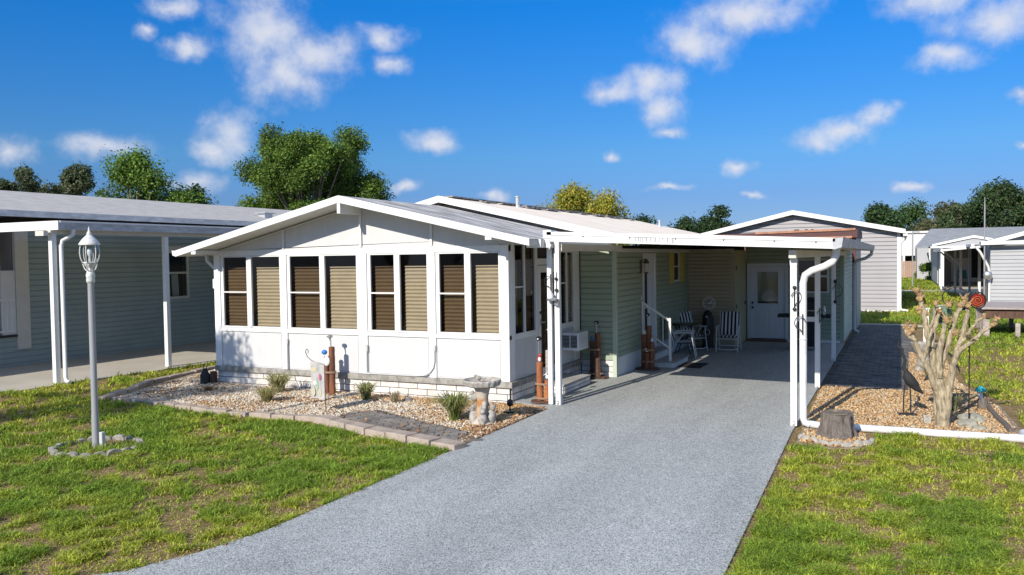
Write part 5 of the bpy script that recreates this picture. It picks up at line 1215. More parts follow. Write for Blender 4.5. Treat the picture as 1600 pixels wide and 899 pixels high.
mb = MB(); log(mb, X + 0.075, Y - 0.01, 0.06, 0.42, 0.048, (0.02, 0)); roughen(mb.build('short_piling', ORANGE, pa, smooth=True), 0.014, 0.05, 2)
baseplate(pa, X, Y, DKWOOD, 0.19); rope(pa, X + 0.005, Y, 0.34, 0.135, 0.075); rope(pa, X + 0.005, Y, 0.10, 0.14, 0.08)
mb = MB().ball((X - 0.05, Y, 0.77), 0.045, 9, 6, 0, 1, 1, 1.3).ball((X - 0.03, Y - 0.02, 0.84), 0.03, 8, 6); mb.build('carved_bird', REDP, pa, smooth=True)
MB().ball((X - 0.03, Y - 0.045, 0.77), 0.03, 8, 6, 0, 1, 1, 1.4).build('bird_breast', BIRDW, pa, smooth=True)
bird(pa, X + 0.09, Y - 0.01, 0.42, 0.9, 3.6)
solar(pa, X - 0.075, Y + 0.03, 0.7, 1.08)
MB().box(X + 0.03, X + 0.09, Y + 0.06, Y + 0.09, 0.5, 0.92).build('driftwood_slat', OLDWOOD, pa, bevel=0.01)
X, Y = -5.60, 15.86
pb = thing('piling_ornament', 'dark brown piling ornament of three lashed posts against the sage recess wall', 'garden ornament', (X, Y, 0.025), G_)
mb = MB(); log(mb, X + 0.02, Y, 0.06, 0.94, 0.058); roughen(mb.build('tall_piling', RUST, pb, smooth=True), 0.014, 0.05, 2)
mb = MB(); log(mb, X - 0.10, Y - 0.01, 0.06, 0.78, 0.045); log(mb, X - 0.03, Y - 0.08, 0.06, 0.58, 0.05); roughen(mb.build('side_pilings', DKWOOD, pb, smooth=True), 0.014, 0.05, 2)
mb = MB(); log(mb, X + 0.04, Y - 0.11, 0.06, 0.45, 0.085); roughen(mb.build('front_stump', DKWOOD, pb, smooth=True), 0.014, 0.05, 2)
baseplate(pb, X, Y - 0.03, DKWOOD, 0.21); rope(pb, X - 0.03, Y - 0.03, 0.60, 0.10, 0.09); rope(pb, X, Y - 0.05, 0.12, 0.15, 0.14)
bird(pb, X - 0.09, Y - 0.02, 0.78, 0.8, 3.3, BLUEP); solar(pb, X, Y - 0.01, 0.9, 1.12)
X, Y = -4.98, 17.42
pc = thing('piling_ornament', 'red-brown piling ornament with white birds next to the side door steps', 'garden ornament', (X, Y, 0.025), G_)
mb = MB(); log(mb, X + 0.03, Y, 0.06, 0.98, 0.062); roughen(mb.build('tall_piling', RUST, pc, smooth=True), 0.014, 0.05, 2)
mb = MB(); log(mb, X - 0.08, Y, 0.06, 0.78, 0.062); log(mb, X + 0.10, Y - 0.03, 0.06, 0.62, 0.055); log(mb, X + 0.0, Y - 0.09, 0.06, 0.40, 0.06); roughen(mb.build('side_pilings', RUST, pc, smooth=True), 0.014, 0.05, 2)
baseplate(pc, X, Y - 0.02, DKWOOD, 0.23); rope(pc, X + 0.01, Y - 0.02, 0.45, 0.15, 0.11); rope(pc, X + 0.01, Y - 0.02, 0.2, 0.155, 0.12)
bird(pc, X - 0.08, Y, 0.78, 0.9, 3.4); bird(pc, X + 0.10, Y - 0.03, 0.62, 0.8, 5.0); bird(pc, X, Y - 0.09, 0.40, 0.8, 4.2); solar(pc, X, Y + 0.01, 0.96, 1.18)
X, Y = -9.57, 12.28
pd_ = thing('piling_ornament', 'two-post piling ornament with a blue capped white bird, standing in the gravel bed', 'garden ornament', (X, Y, 0.0), G_)
mb = MB(); log(mb, X + 0.055, Y, 0.0, 0.90, 0.058); roughen(mb.build('tall_piling', RUST, pd_, smooth=True), 0.014, 0.05, 2)
mb = MB(); log(mb, X - 0.065, Y, 0.0, 0.72, 0.052); roughen(mb.build('short_piling', RUST, pd_, smooth=True), 0.014, 0.05, 2)
MB().ball((X - 0.01, Y - 0.07, 0.64), 0.075, 10, 8, 0, 0.9, 0.5, 1.3).build('white_bird_body', BIRDW, pd_, smooth=True)
MB().ball((X - 0.075, Y - 0.05, 0.80), 0.052, 10, 7, 0, 1.1, 0.9, 0.9).build('blue_cap', BLUEP, pd_, smooth=True)
MB().box(X + 0.0, X + 0.16, Y - 0.14, Y + 0.03, 0.01, 0.035).build('base', DKWOOD, pd_)
MB().tube([(X + 0.045, Y, 0.86), (X + 0.035, Y, 1.0), (X + 0.02, Y, 1.06)], [0.009, 0.012, 0.022], 8).lathe([(0.03, 1.06), (0.06, 1.08), (0.06, 1.10), (0.02, 1.12)], X + 0.02, Y, 12).build('light_stake', STEEL, pd_, smooth=True)
rope(pd_, X, Y, 0.42, 0.125, 0.08)

# ================================================================== GARDEN FLAG
gf = thing('garden_flag', 'faded small garden flag on a thin hooked stand in the gravel bed', 'flag', (-8.62, 10.72, 0))
X, Y = -8.62, 10.72
MB().tube([(X + 0.17, Y, 0), (X + 0.16, Y, 0.35), (X + 0.15, Y + 0.01, 0.80), (X - 0.10, Y + 0.01, 0.86), (X - 0.18, Y, 0.92), (X - 0.22, Y, 1.0), (X - 0.20, Y, 1.05), (X - 0.16, Y, 1.03), (X - 0.17, Y, 0.98)], 0.006, 6).build('stand', BLACK, gf, smooth=True)
n = 10; mb = MB(); ft, fb_ = 0.84, 0.24
def fy(u, v): return Y + 0.012 * math.sin(6 * u + 3 * v)
fX0, fX1 = X - 0.13, X + 0.155
for i in range(n):
    for j in range(n):
        q = []
        for (a, b) in ((i, j), (i + 1, j), (i + 1, j + 1), (i, j + 1)):
            u, v = a / n, b / n; q.append((fX0 + (fX1 - fX0) * u, fy(u, v), fb_ + (ft - fb_) * v + 0.012 * math.sin(u * 5)))
        mb.quad(*q)
cl = mb.build('cloth', FLAG, gf, smooth=True)
def patch(c, r0, r1, m_, nm):
    u0 = (c[0] - fX0) / (fX1 - fX0); v0 = (c[1] - fb_) / (ft - fb_)
    MB().prism([(c[0] + r0 * math.cos(2 * PI * k / 12) * (1 + 0.2 * (k % 2)), Y - 0.016, c[1] + r1 * math.sin(2 * PI * k / 12) * (1 + 0.2 * (k % 2))) for k in range(12)], (0, 0.003, 0)).build(nm, m_, cl)
patch((X - 0.05, 0.72), 0.06, 0.04, FYEL, 'printed_lettering_band'); patch((X + 0.07, 0.60), 0.022, 0.05, FPINK, 'printed_flower'); patch((X + 0.02, 0.48), 0.02, 0.09, FGRN, 'printed_stem')
patch((X - 0.06, 0.36), 0.035, 0.07, FYEL, 'printed_petals'); patch((X + 0.07, 0.34), 0.03, 0.06, FYEL, 'printed_petals'); patch((X - 0.03, 0.50), 0.03, 0.03, BIRDW, 'printed_blossom')

# ================================================================== ORNAMENTAL GRASSES
def tuft(x, y_, h, n, seed, label, cols, leanf=1.0):
    r = np.random.default_rng(seed); ang = r.uniform(0, 2 * PI, n); hh = h * r.uniform(0.55, 1.1, n); ln_ = hh * r.uniform(0.3, 1.25, n) * leanf
    bx = x + r.normal(0, 0.03, n); by = y_ + r.normal(0, 0.03, n); w = r.uniform(0.005, 0.009, n); px_, py_ = -np.sin(ang) * w, np.cos(ang) * w
    V = np.zeros((n, 8, 3))
    for k, (t, tz, ww) in enumerate(((0, 0, 1), (0.25, 0.6, 1), (0.65, 0.95, 0.8), (1.0, 0.80, 0.15))):
        cx = bx + np.cos(ang) * ln_ * t; cy = by + np.sin(ang) * ln_ * t
        V[:, 2 * k] = np.stack([cx - px_ * ww, cy - py_ * ww, hh * tz], 1); V[:, 2 * k + 1] = np.stack([cx + px_ * ww, cy + py_ * ww, hh * tz], 1)
    i = (np.arange(n) * 8)[:, None]; F = np.concatenate([i + [[2 * k, 2 * k + 1, 2 * k + 3, 2 * k + 2]] for k in range(3)], 1).ravel()
    c = np.array(cols)[r.integers(0, len(cols), n)] * r.uniform(0.7, 1.25, (n, 1))
    o = raw_mesh('grass_clump', V.reshape(-1, 3) - np.array([x, y_, 0]), F, 4, BLADE, np.repeat(c, 8, 0)); o.location = (x, y_, 0)
    return tag(o, label, 'plant', 'ornamental grass clumps in the gravel bed')
GC = [(0.26, 0.27, 0.08), (0.36, 0.34, 0.14), (0.42, 0.36, 0.20), (0.15, 0.20, 0.05), (0.45, 0.42, 0.25)]
tuft(-10.60, 12.05, 0.36, 420, 1, 'dry grass clump against the white brick, left of the hooked flag', GC)
tuft(-10.10, 11.2, 0.26, 300, 2, 'smallest dry grass clump, nearest the kerb at the left', GC[:3])
tuft(-8.55, 11.98, 0.32, 330, 3, 'greenish spiky grass clump right of the piling ornament', GC + GC[3:4] * 2, 0.8)
tuft(-6.18, 10.95, 0.42, 520, 4, 'largest arching green grass clump, left of the stone bird bath', GC + GC[3:4] * 3)
tuft(-12.0, 11.7, 0.12, 90, 5, 'tiny dried brown plant low in the shaded left gravel', [(0.2, 0.12, 0.06), (0.26, 0.2, 0.08)])
tuft(-7.9, 11.9, 0.22, 60, 6, 'wispy thin dead plant behind the largest clump', [(0.36, 0.3, 0.2)], 0.6)
# small things in the bed
sb = MB().ball((-7.80, 12.15, 0.05), 0.06, 9, 6, 0.1, 1.2, 1, 0.8).ball((-7.80, 12.13, 0.12), 0.035, 8, 6, 0.08).ball((-7.76, 12.1, 0.03), 0.04, 8, 5, 0.1, 1.6, 1, 0.5)
tag(sb.build('frog_figure', STONE, smooth=True), 'tiny grey stone frog figure at the foot of the white brick', 'garden ornament')
gl = thing('garden_spotlight', 'small black garden spotlight in the stones right of the bird bath', 'garden light', (-5.62, 11.75, 0))
MB().tube([(-5.62, 11.75, 0), (-5.62, 11.75, 0.14)], 0.012, 8).box(-5.70, -5.55, 11.70, 11.80, 0.03, 0.06).build('stake', BLACK, gl)
MB().lathe([(0.03, 0.14), (0.05, 0.16), (0.05, 0.21), (0.035, 0.24), (0.005, 0.25)], -5.62, 11.75, 12).build('head', BLACK, gl, smooth=True)
gl = thing('black_lantern', 'dark handled lantern jug beside the left corner of the white brick', 'lantern', (-12.83, 12.42, 0))
MB().lathe([(0.09, 0.0), (0.10, 0.03), (0.10, 0.20), (0.06, 0.27), (0.035, 0.29), (0.035, 0.33)], -12.83, 12.42, 12).build('body', BLACKM, gl, smooth=True)
MB().tube([(-12.88, 12.42, 0.28), (-12.87, 12.42, 0.36), (-12.83, 12.42, 0.40), (-12.79, 12.42, 0.36), (-12.78, 12.42, 0.28)], 0.008, 6).build('handle', BLACKM, gl)
tag(MB().box(-12.72, -12.63, 12.44, 12.55, 0.0, 0.27).build('timber_post_stub', DKWOOD, bevel=0.006), 'dark short timber propped under the left end of the ledge', 'timber')

# ================================================================== AIR CONDITIONER, STEPS, RAIL
ac = thing('window_air_conditioner', 'white window air conditioner sticking out below the front room side window', 'air conditioner', (SX, 15.3, 0.65))
MB().box(SX + 0.005, SX + 0.34, 15.02, 15.60, 0.66, 1.01).build('case', PLASTICW, ac, bevel=0.012)
mb = MB().box(SX + 0.02, SX + 0.16, 15.012, 15.018, 0.72, 0.96).box(SX + 0.19, SX + 0.32, 15.012, 15.018, 0.72, 0.96); gr = mb.build('side_vent', BLACKM, ac)
mb = MB()
for k in range(9): mb.box(SX + 0.02, SX + 0.32, 15.004, 15.0115, 0.735 + k * 0.026, 0.741 + k * 0.026)
mb.build('louvre', CONDUIT, gr)
mb = MB()
for k in range(12): mb.box(SX + 0.341, SX + 0.348, 15.07, 15.55, 0.70 + k * 0.024, 0.708 + k * 0.024)
mb.build('rear_grille', CONDUIT, ac)
fs = thing('brick_front_step', 'low white brick step with a grey top below the storm door', 'step', (-5.8, 14.3, 0.025))
bk = MB(); mo = MB()
brick_wall(bk, mo, 'x', -5.48, 13.72, 15.05, [0.03, 0.10, 0.17], out_=1); brick_wall(bk, mo, 'y', 13.72, -6.0, -5.48, [0.03, 0.10, 0.17], out_=-1)
bk.build('brick_face', BRICKW, fs, bevel=0.003); mo.build('mortar', MORTAR, fs); MB().box(-6.0, -5.45, 13.69, 15.07, 0.172, 0.205).build('tread', CONCP, fs, bevel=0.006)
ss = thing('side_door_steps', 'two grey-topped white brick steps with a white handrail at the sage side door', 'steps', (-4.9, 18.5, 0.025))
MB().box(-5.24, -4.95, 17.95, 19.2, 0.026, 0.30).box(-4.949, -4.50, 17.80, 19.1, 0.026, 0.13).build('brick_body', BRICKW, ss, bevel=0.004)
MB().box(-5.24, -4.93, 17.93, 19.22, 0.302, 0.335).box(-4.948, -4.47, 17.78, 19.12, 0.132, 0.165).build('tread', CONCP, ss, bevel=0.004)
hr = MB().box(-4.62, -4.57, 17.83, 17.88, 0.166, 1.12).build('newel', WHITE, ss, bevel=0.004)
mb = MB().bar((-5.22, 17.86, 1.46), (-4.60, 17.86, 1.06), 0.035, 0.045).bar((-5.22, 17.86, 0.86), (-4.60, 17.86, 0.45), 0.03, 0.035).box(-5.235, -5.20, 17.84, 17.88, 0.34, 1.48)
for k in range(1, 4):
    x = -5.22 + k * 0.155; mb.tube([(x, 17.86, 0.86 - k * 0.103), (x, 17.86, 1.46 - k * 0.10)], 0.011, 6)
mb.build('handrail', WHITE, ss)
tag(MB().box(-4.46, -3.95, 17.95, 18.75, 0.0255, 0.04).build('door_mat', MATB), 'black rubber mat on the driveway beside the side door steps', 'door mat')

# wall lantern
wl = thing('wall_lantern', 'rusty bronze wall lantern left of the side door', 'lantern', (-5.25, 17.9, 2.2))
MB().box(-5.262, -5.235, 17.78, 17.90, 2.12, 2.40).build('back_plate', LANTB, wl)
MB().tube([(-5.24, 17.84, 2.36), (-5.16, 17.84, 2.43), (-5.12, 17.84, 2.40)], 0.012, 6).lathe([(0.012, 2.44), (0.07, 2.36), (0.075, 2.34), (0.05, 2.33)], -5.12, 17.84, 8).lathe([(0.05, 2.12), (0.055, 2.14), (0.03, 2.10)][::-1], -5.12, 17.84, 8).build('arm_and_cap', LANTB, wl)
MB().lathe([(0.045, 2.14), (0.06, 2.24), (0.058, 2.33)], -5.12, 17.84, 8).build('glass', mat('frosted_lantern_glass', (0.45, 0.40, 0.33), 0.3), wl)
# wall plaque with a little bird
pq = thing('wall_plaque', 'round white openwork plaque with a bird on the beige closet wall', 'wall decoration', (-4.68, 22.37, 1.2))
X, Z = -4.68, 1.2
mb = MB().tube([(X + 0.165 * math.cos(2 * PI * k / 28), 22.36, Z + 0.165 * math.sin(2 * PI * k / 28)) for k in range(29)], 0.013, 6).tube([(X + 0.12 * math.cos(2 * PI * k / 24), 22.362, Z + 0.12 * math.sin(2 * PI * k / 24)) for k in range(25)], 0.005, 5)
for k in range(8):
    a = k * PI / 4; mb.tube([(X + 0.12 * math.cos(a), 22.362, Z + 0.12 * math.sin(a)), (X + 0.16 * math.cos(a), 22.362, Z + 0.16 * math.sin(a))], 0.009, 5)
mb.build('ring', BIRDW, pq)
MB().ball((X + 0.02, 22.36, Z), 0.05, 8, 6, 0, 1.3, 0.3, 0.6).tube([(X - 0.05, 22.36, Z + 0.01), (X - 0.11, 22.36, Z + 0.0)], [0.01, 0.003], 5).tube([(X + 0.03, 22.36, Z), (X + 0.09, 22.36, Z + 0.09)], [0.025, 0.008], 5).tube([(X + 0.05, 22.36, Z), (X + 0.11, 22.36, Z - 0.03)], [0.02, 0.008], 5).build('bird', BIRDW, pq, smooth=True)

# ================================================================== PATIO FURNITURE
def patio_chair(x, y_, rz, label):
    t = thing('folding_chair', label, 'chair', (x, y_, 0.026), 'striped folding chairs in the carport', rz)
    # local: the sitter faces -Y
    back0, back1 = (0.20, 0.42), (0.40, 0.98)
    for s in (-1, 1):
        xs = 0.27 * s
        MB().tube([(xs, -0.30, 0.0), (xs, -0.24, 0.30), (xs, -0.20, 0.60)], 0.0125, 8).tube([(xs, -0.24, 0.605), (xs, 0.0, 0.62), (xs, 0.24, 0.60)], 0.012, 8).build('front_leg', WHITE, t, local=True, smooth=True)
        MB().tube([(xs * 1.02, 0.38, 0.0), (xs, 0.22, 0.30), (xs, -0.02, 0.60)], 0.0125, 8).build('rear_leg', WHITE, t, local=True, smooth=True)
        MB().box(xs - 0.022, xs + 0.022, -0.27, 0.20, 0.622, 0.64).build('armrest', PLASTICW, t, local=True, bevel=0.006)
    MB().tube([(-0.25, back0[0], back0[1] - 0.1), (-0.25, back1[0], back1[1]), (0.25, back1[0], back1[1]), (0.25, back0[0], back0[1] - 0.1)], 0.012, 8).tube([(-0.27, -0.245, 0.33), (0.27, -0.245, 0.33)], 0.012, 8).tube([(-0.27, -0.28, 0.09), (-0.15, -0.285, 0.06), (0.15, -0.285, 0.06), (0.27, -0.28, 0.09)], 0.012, 8).tube([(-0.27, 0.345, 0.10), (0.27, 0.345, 0.10)], 0.012, 8).build('cross_frame', WHITE, t, local=True, smooth=True)
    def pad(p, q, th, nm):
        mb = MB(); nx, ny = 10, 8; p = Vector(p); q = Vector(q); d = q - p; nrm = Vector((0, -d.z, d.y)).normalized()
        if nrm.y > 0 or nrm.z < 0: nrm = nrm if nrm.z > 0.5 else -nrm
        for side in (1, 0):
            for i in range(nx):
                for j in range(ny):
                    qd = []
                    for (a, b) in ((i, j), (i + 1, j), (i + 1, j + 1), (i, j + 1)):
                        u, v = a / nx, b / ny; edge = min(1, 8 * min(u, 1 - u)) * min(1, 8 * min(v, 1 - v)); puff = 0.004 + th * edge ** 0.5 * (0.8 + 0.2 * abs(math.sin(5 * PI * u)))
                        qd.append(tuple(p + Vector((-0.235 + 0.47 * u, 0, 0)) + d * v + nrm * (puff if side else -0.004)))
                    mb.quad(*qd)
        mb.build(nm, STRIPE, t, local=True, smooth=True)
    pad((0, -0.26, 0.375), (0, 0.19, 0.36), 0.035, 'seat_cushion'); pad((0, 0.205, 0.40), (0, 0.395, 0.99), 0.035, 'back_cushion')
    return t
patio_chair(-4.0, 21.45, 0.05, 'striped folding chair facing the street, right of the tall black ornament')
patio_chair(-4.92, 21.35, 0.85, 'striped folding chair turned towards the dark table, left of the black ornament')
patio_chair(-4.75, 19.75, 1.75, 'striped folding chair seen from the side beside the handrail')
tb = thing('patio_table', 'round dark patio table between the striped chairs', 'table', (-4.95, 20.65, 0.026))
X, Y = -4.95, 20.65
MB().lathe([(0.36, 0.745), (0.375, 0.75), (0.375, 0.775), (0.36, 0.78)], X, Y, 28).build('tabletop', DARKG, tb, smooth=True)
for k in range(4):
    a = PI / 4 + k * PI / 2; MB().tube([(X + 0.26 * math.cos(a), Y + 0.26 * math.sin(a), 0.745), (X + 0.10 * math.cos(a), Y + 0.10 * math.sin(a), 0.40), (X + 0.30 * math.cos(a), Y + 0.30 * math.sin(a), 0.0)], 0.016, 7).build('leg', BLACK, tb, smooth=True)
MB().tube([(X + 0.10 * math.cos(2 * PI * k / 16), Y + 0.10 * math.sin(2 * PI * k / 16), 0.40) for k in range(17)], 0.012, 6).build('ring_brace', BLACK, tb)
bo = thing('black_umbrella_stand', 'tall black round-topped ornament between the two striped chairs', 'ornament', (-4.66, 22.1, 0.026))
MB().lathe([(0.17, 0.03), (0.17, 0.08), (0.145, 0.10), (0.15, 0.5), (0.145, 0.80), (0.12, 0.93), (0.07, 1.0), (0.01, 1.03)], -4.66, 22.1, 18).build('body', BLACK, bo, smooth=True)
MB().ball((-4.66, 21.955, 0.86), 0.03, 8, 6).tube([(-4.66 + 0.08 * math.cos(2 * PI * k / 14), 21.95, 0.45 + 0.08 * math.sin(2 * PI * k / 14)) for k in range(15)], 0.012, 6).build('trim', CONDUIT, bo, smooth=True)
# grill
gr = thing('gas_grill', 'black gas grill with side shelves, seen between the right carport posts', 'grill', (-2.2, 22.4, 0.026))
MB().box(-2.48, -1.93, 22.15, 22.65, 0.12, 0.90).build('cabinet', BLACK, gr, bevel=0.01)
MB().box(-2.45, -2.215, 22.135, 22.149, 0.16, 0.74).box(-2.20, -1.96, 22.135, 22.149, 0.16, 0.74).build('cabinet_door', BLACKM, gr)
mb = MB().prism([(-2.48, 22.13, 0.902), (-2.48, 22.67, 0.902), (-2.48, 22.69, 1.18), (-2.48, 22.58, 1.34), (-2.48, 22.35, 1.38), (-2.48, 22.17, 1.28), (-2.48, 22.11, 1.08)], (0.55, 0, 0)); ld = mb.build('lid', BLACK, gr, bevel=0.012)
MB().tube([(-2.42, 22.09, 1.05), (-2.42, 22.05, 1.05), (-1.99, 22.05, 1.05), (-1.99, 22.09, 1.05)], 0.013, 8).build('lid_handle', STEEL, ld, smooth=True)
MB().box(-2.48, -1.93, 22.125, 22.134, 0.77, 0.89).build('control_panel', STEEL, gr)
mb = MB()
for x in (-2.40, -2.27, -2.14, -2.01): mb.tube([(x, 22.124, 0.83), (x, 22.09, 0.83)], 0.024, 12)
mb.build('knob', STEEL, gr, smooth=True)
for (a, b) in ((-2.88, -2.485), (-1.925, -1.60)): MB().box(a, b, 22.16, 22.62, 0.86, 0.94).build('side_shelf', BLACKM, gr, bevel=0.01)
for (x, y_) in ((-2.45, 22.2), (-1.96, 22.2), (-2.45, 22.6), (-1.96, 22.6)): MB().tube([(x - 0.02, y_, 0.06), (x + 0.02, y_, 0.06)], 0.055, 14).build('wheel', BLACKM, gr)
tag(MB().lathe([(0.035, 0.942), (0.037, 1.08), (0.02, 1.12), (0.014, 1.16)], -1.75, 22.3, 12).build('spray_bottle', BIRDW, smooth=True), 'pale bottle standing on the right shelf of the grill', 'bottle')

# ================================================================== SCROLL HOOKS AND ORNAMENTS ON THE POSTS
def scroll(name, x, y_, z, s, label, flip=1, disc=True):
    t = thing(name, label, 'hook', (x, y_, z), 'wrought iron hooks on the carport posts')
    mb = MB().tube([(x, y_, z - 0.16 * s), (x, y_ - 0.008, z + 0.12 * s)], 0.009, 6)
    pts = [(x + flip * 0.01 * s, y_ - 0.01, z - 0.12 * s)]
    for k in range(14):
        a = -PI / 2 + k / 13 * PI * 1.45; pts.append((x + flip * (0.07 * s * math.cos(a) + 0.03 * s), y_ - 0.03, z + 0.0 + 0.085 * s * math.sin(a)))
    mb.tube(pts, 0.007, 6)
    mb.build('scroll', BLACK, t, smooth=True)
    if disc: MB().ball((x, y_ - 0.008, z + 0.14 * s), 0.028 * s, 8, 6).ball((x, y_ - 0.008, z - 0.17 * s), 0.028 * s, 8, 6).build('end_knob', BLACK, t, smooth=True)
    return t
scroll('plant_hook', -1.365, 12.315, 1.88, 1.0, 'black hook highest on the front right carport post')
scroll('plant_hook', -1.25, 12.265, 1.52, 1.05, 'black hook lower down on the right downspout', -1, False)
scroll('plant_hook', -1.34, 16.045, 1.38, 1.0, 'black hook on the second right carport post', 1, False)
scroll('plant_hook', -1.335, 20.075, 1.65, 1.5, 'black hook on the third right carport post', 1)
scroll('plant_hook', -5.26, 12.64, 2.10, 1.0, 'dark scrolled hook on the left downspout', -1, False)
do = thing('dragonfly_ornament', 'small weathered metal feeder ornament hanging on the left front carport post', 'wall decoration', (-5.17, 12.66, 1.9))
MB().tube([(-5.17, 12.665, 2.25), (-5.17, 12.66, 1.80)], 0.006, 6).build('chain', BLACK, do)
MB().ball((-5.17, 12.65, 2.14), 0.03, 8, 6).ball((-5.165, 12.65, 1.95), 0.032, 8, 6).build('dark_ball', BLACK, do, smooth=True)
MB().lathe([(0.01, 1.80), (0.09, 1.78), (0.10, 1.81), (0.03, 1.83), (0.02, 1.90)], -5.22, 12.60, 14).lathe([(0.02, 1.70), (0.06, 1.72), (0.02, 1.76)], -5.15, 12.62, 12).build('seed_dish', STEEL, do, smooth=True)

# ================================================================== RIGHT BED
stp = thing('tree_stump', 'grey sawn tree stump between the right carport post and the white tube', 'tree stump', (-0.77, 11.86, 0))
n = 26; mb = MB(); X, Y = -0.77, 11.86
mb.lathe([(0.285, -0.02), (0.255, 0.04), (0.225, 0.13), (0.205, 0.24), (0.20, 0.32), (0.195, 0.345)], X, Y, n)
for k in range(len(mb.v)):
    x, y_, z = mb.v[k]; j = k % n; q = 1 + 0.07 * math.sin(j * 1.7) + 0.05 * math.sin(j * 3.9 + 1) + (0.12 * math.sin(j * 0.97) if z < 0.06 else 0) + random.uniform(-.02, .02); mb.v[k] = (X + (x - X) * q, Y + (y_ - Y) * q, z + (0.02 * math.sin(j * 0.5) if z > 0.2 else 0))
roughen(mb.build('bark', STUMP, stp, smooth=True), 0.03, 0.06)
MB().lathe([(0.17, 0.34), (0.165, 0.356), (0.10, 0.352), (0.09, 0.34), (0.001, 0.345)], X, Y, 20).build('cut_face', STUMPT, stp, smooth=True)
# white drain tube along the bed
tu = thing('drain_tube', 'long white downspout tube lying as an edge along the right bed', 'drain tube', (0.1, 12.4, 0))
mb = MB().tube([(-1.22, 12.36, 0.07), (-1.05, 12.34, 0.06), (-0.75, 12.36, 0.055), (-0.3, 12.40, 0.05), (0.1, 12.42, 0.05), (0.5, 12.40, 0.05), (0.95, 12.42, 0.05), (1.35, 12.44, 0.05)], 0.052, 10); mb.build('tube', PLASTICW, tu, smooth=True)
MB().tube([(1.30, 12.437, 0.05), (1.56, 12.45, 0.05)], 0.058, 10).tube([(1.50, 12.45, 0.055), (1.50, 12.80, 0.055)], 0.056, 10).build('elbow', PLASTICW, tu, smooth=True)
MB().tube([(-0.33, 12.40, 0.05), (-0.28, 12.40, 0.05)], 0.057, 10).tube([(0.70, 12.41, 0.05), (0.72, 12.41, 0.05)], 0.056, 10).build('joint', CONDUIT, tu, smooth=True)
# pruned tree with knuckled limbs
pt = thing('pruned_crepe_myrtle', 'hard pruned pale tree with swollen orange-brown knuckles at its limb ends', 'tree', (0.55, 13.1, 0))
def limb(mb, pts, r0, r1, n=10, jit=0.006):
    r0 *= 0.82; r1 *= 0.82
    P = [Vector(p) for p in pts]; out_ = []; rs = []
    m_ = 4 * (len(P) - 1)
    for k in range(m_ + 1):
        t = k / 4; i = min(int(t), len(P) - 2); f = t - i; p = P[i].lerp(P[i + 1], f)
        if 0 < k < m_: p += Vector((random.uniform(-jit, jit), random.uniform(-jit, jit), 0)) * 1.5
        out_.append(p); rs.append((r0 + (r1 - r0) * k / m_) * random.uniform(0.94, 1.08))
    mb.tube(out_, rs, n)
tk = MB(); B = (0.55, 13.1, 0)
limb(tk, [(0.55, 13.1, -0.05), (0.54, 13.1, 0.25), (0.52, 13.1, 0.55), (0.48, 13.1, 0.80)], 0.115, 0.07, 14)
limb(tk, [(0.50, 13.12, 0.0), (0.47, 13.14, 0.5), (0.42, 13.16, 0.85)], 0.07, 0.05, 10)
limb(tk, [(0.57, 13.1, 0.0), (0.60, 13.08, 0.4), (0.66, 13.06, 0.80), (0.72, 13.05, 1.12)], 0.085, 0.048, 12)
limb(tk, [(0.53, 13.1, 0.35), (0.42, 13.05, 0.70), (0.28, 13.0, 1.02), (0.15, 12.98, 1.32)], 0.06, 0.038)
limb(tk, [(0.50, 13.12, 0.60), (0.42, 13.14, 1.0), (0.36, 13.16, 1.32), (0.31, 13.18, 1.58), (0.27, 13.18, 1.80)], 0.065, 0.04)
limb(tk, [(0.50, 13.06, 0.72), (0.50, 13.03, 1.05), (0.54, 13.0, 1.32), (0.58, 12.98, 1.50)], 0.06, 0.04)
limb(tk, [(0.52, 13.12, 0.85), (0.60, 13.14, 1.15), (0.66, 13.15, 1.40), (0.74, 13.16, 1.66), (0.80, 13.18, 1.78)], 0.055, 0.034)
limb(tk, [(0.30, 13.0, 0.98), (0.36, 12.95, 1.2), (0.40, 12.95, 1.42)], 0.034, 0.022)
limb(tk, [(0.36, 13.16, 1.36), (0.44, 13.2, 1.55), (0.46, 13.2, 1.72)], 0.03, 0.02)
limb(tk, [(0.86, 13.03, 1.22), (0.92, 12.95, 1.30), (0.98, 12.93, 1.28)], 0.022, 0.014)
limb(tk, [(0.20, 12.98, 1.24), (0.12, 12.94, 1.30), (0.06, 12.94, 1.40)], 0.03, 0.02)
limb(tk, [(0.70, 13.06, 1.05), (0.85, 13.03, 1.20), (1.0, 13.0, 1.36), (1.14, 12.98, 1.48)], 0.046, 0.024)
limb(tk, [(0.70, 13.1, 1.05), (0.78, 13.15, 1.28), (0.84, 13.2, 1.50), (0.86, 13.2, 1.68)], 0.045, 0.036)
limb(tk, [(0.75, 13.1, 1.18), (0.88, 13.18, 1.36), (0.98, 13.2, 1.52), (1.04, 13.2, 1.56)], 0.035, 0.022)
limb(tk, [(0.40, 13.1, 1.15), (0.44, 13.1, 1.42), (0.50, 13.1, 1.62)], 0.045, 0.03)
roughen(tk.build('trunk', BARKW, pt, smooth=True), 0.022, 0.07)
kn_ = MB(); r = random.Random(4)
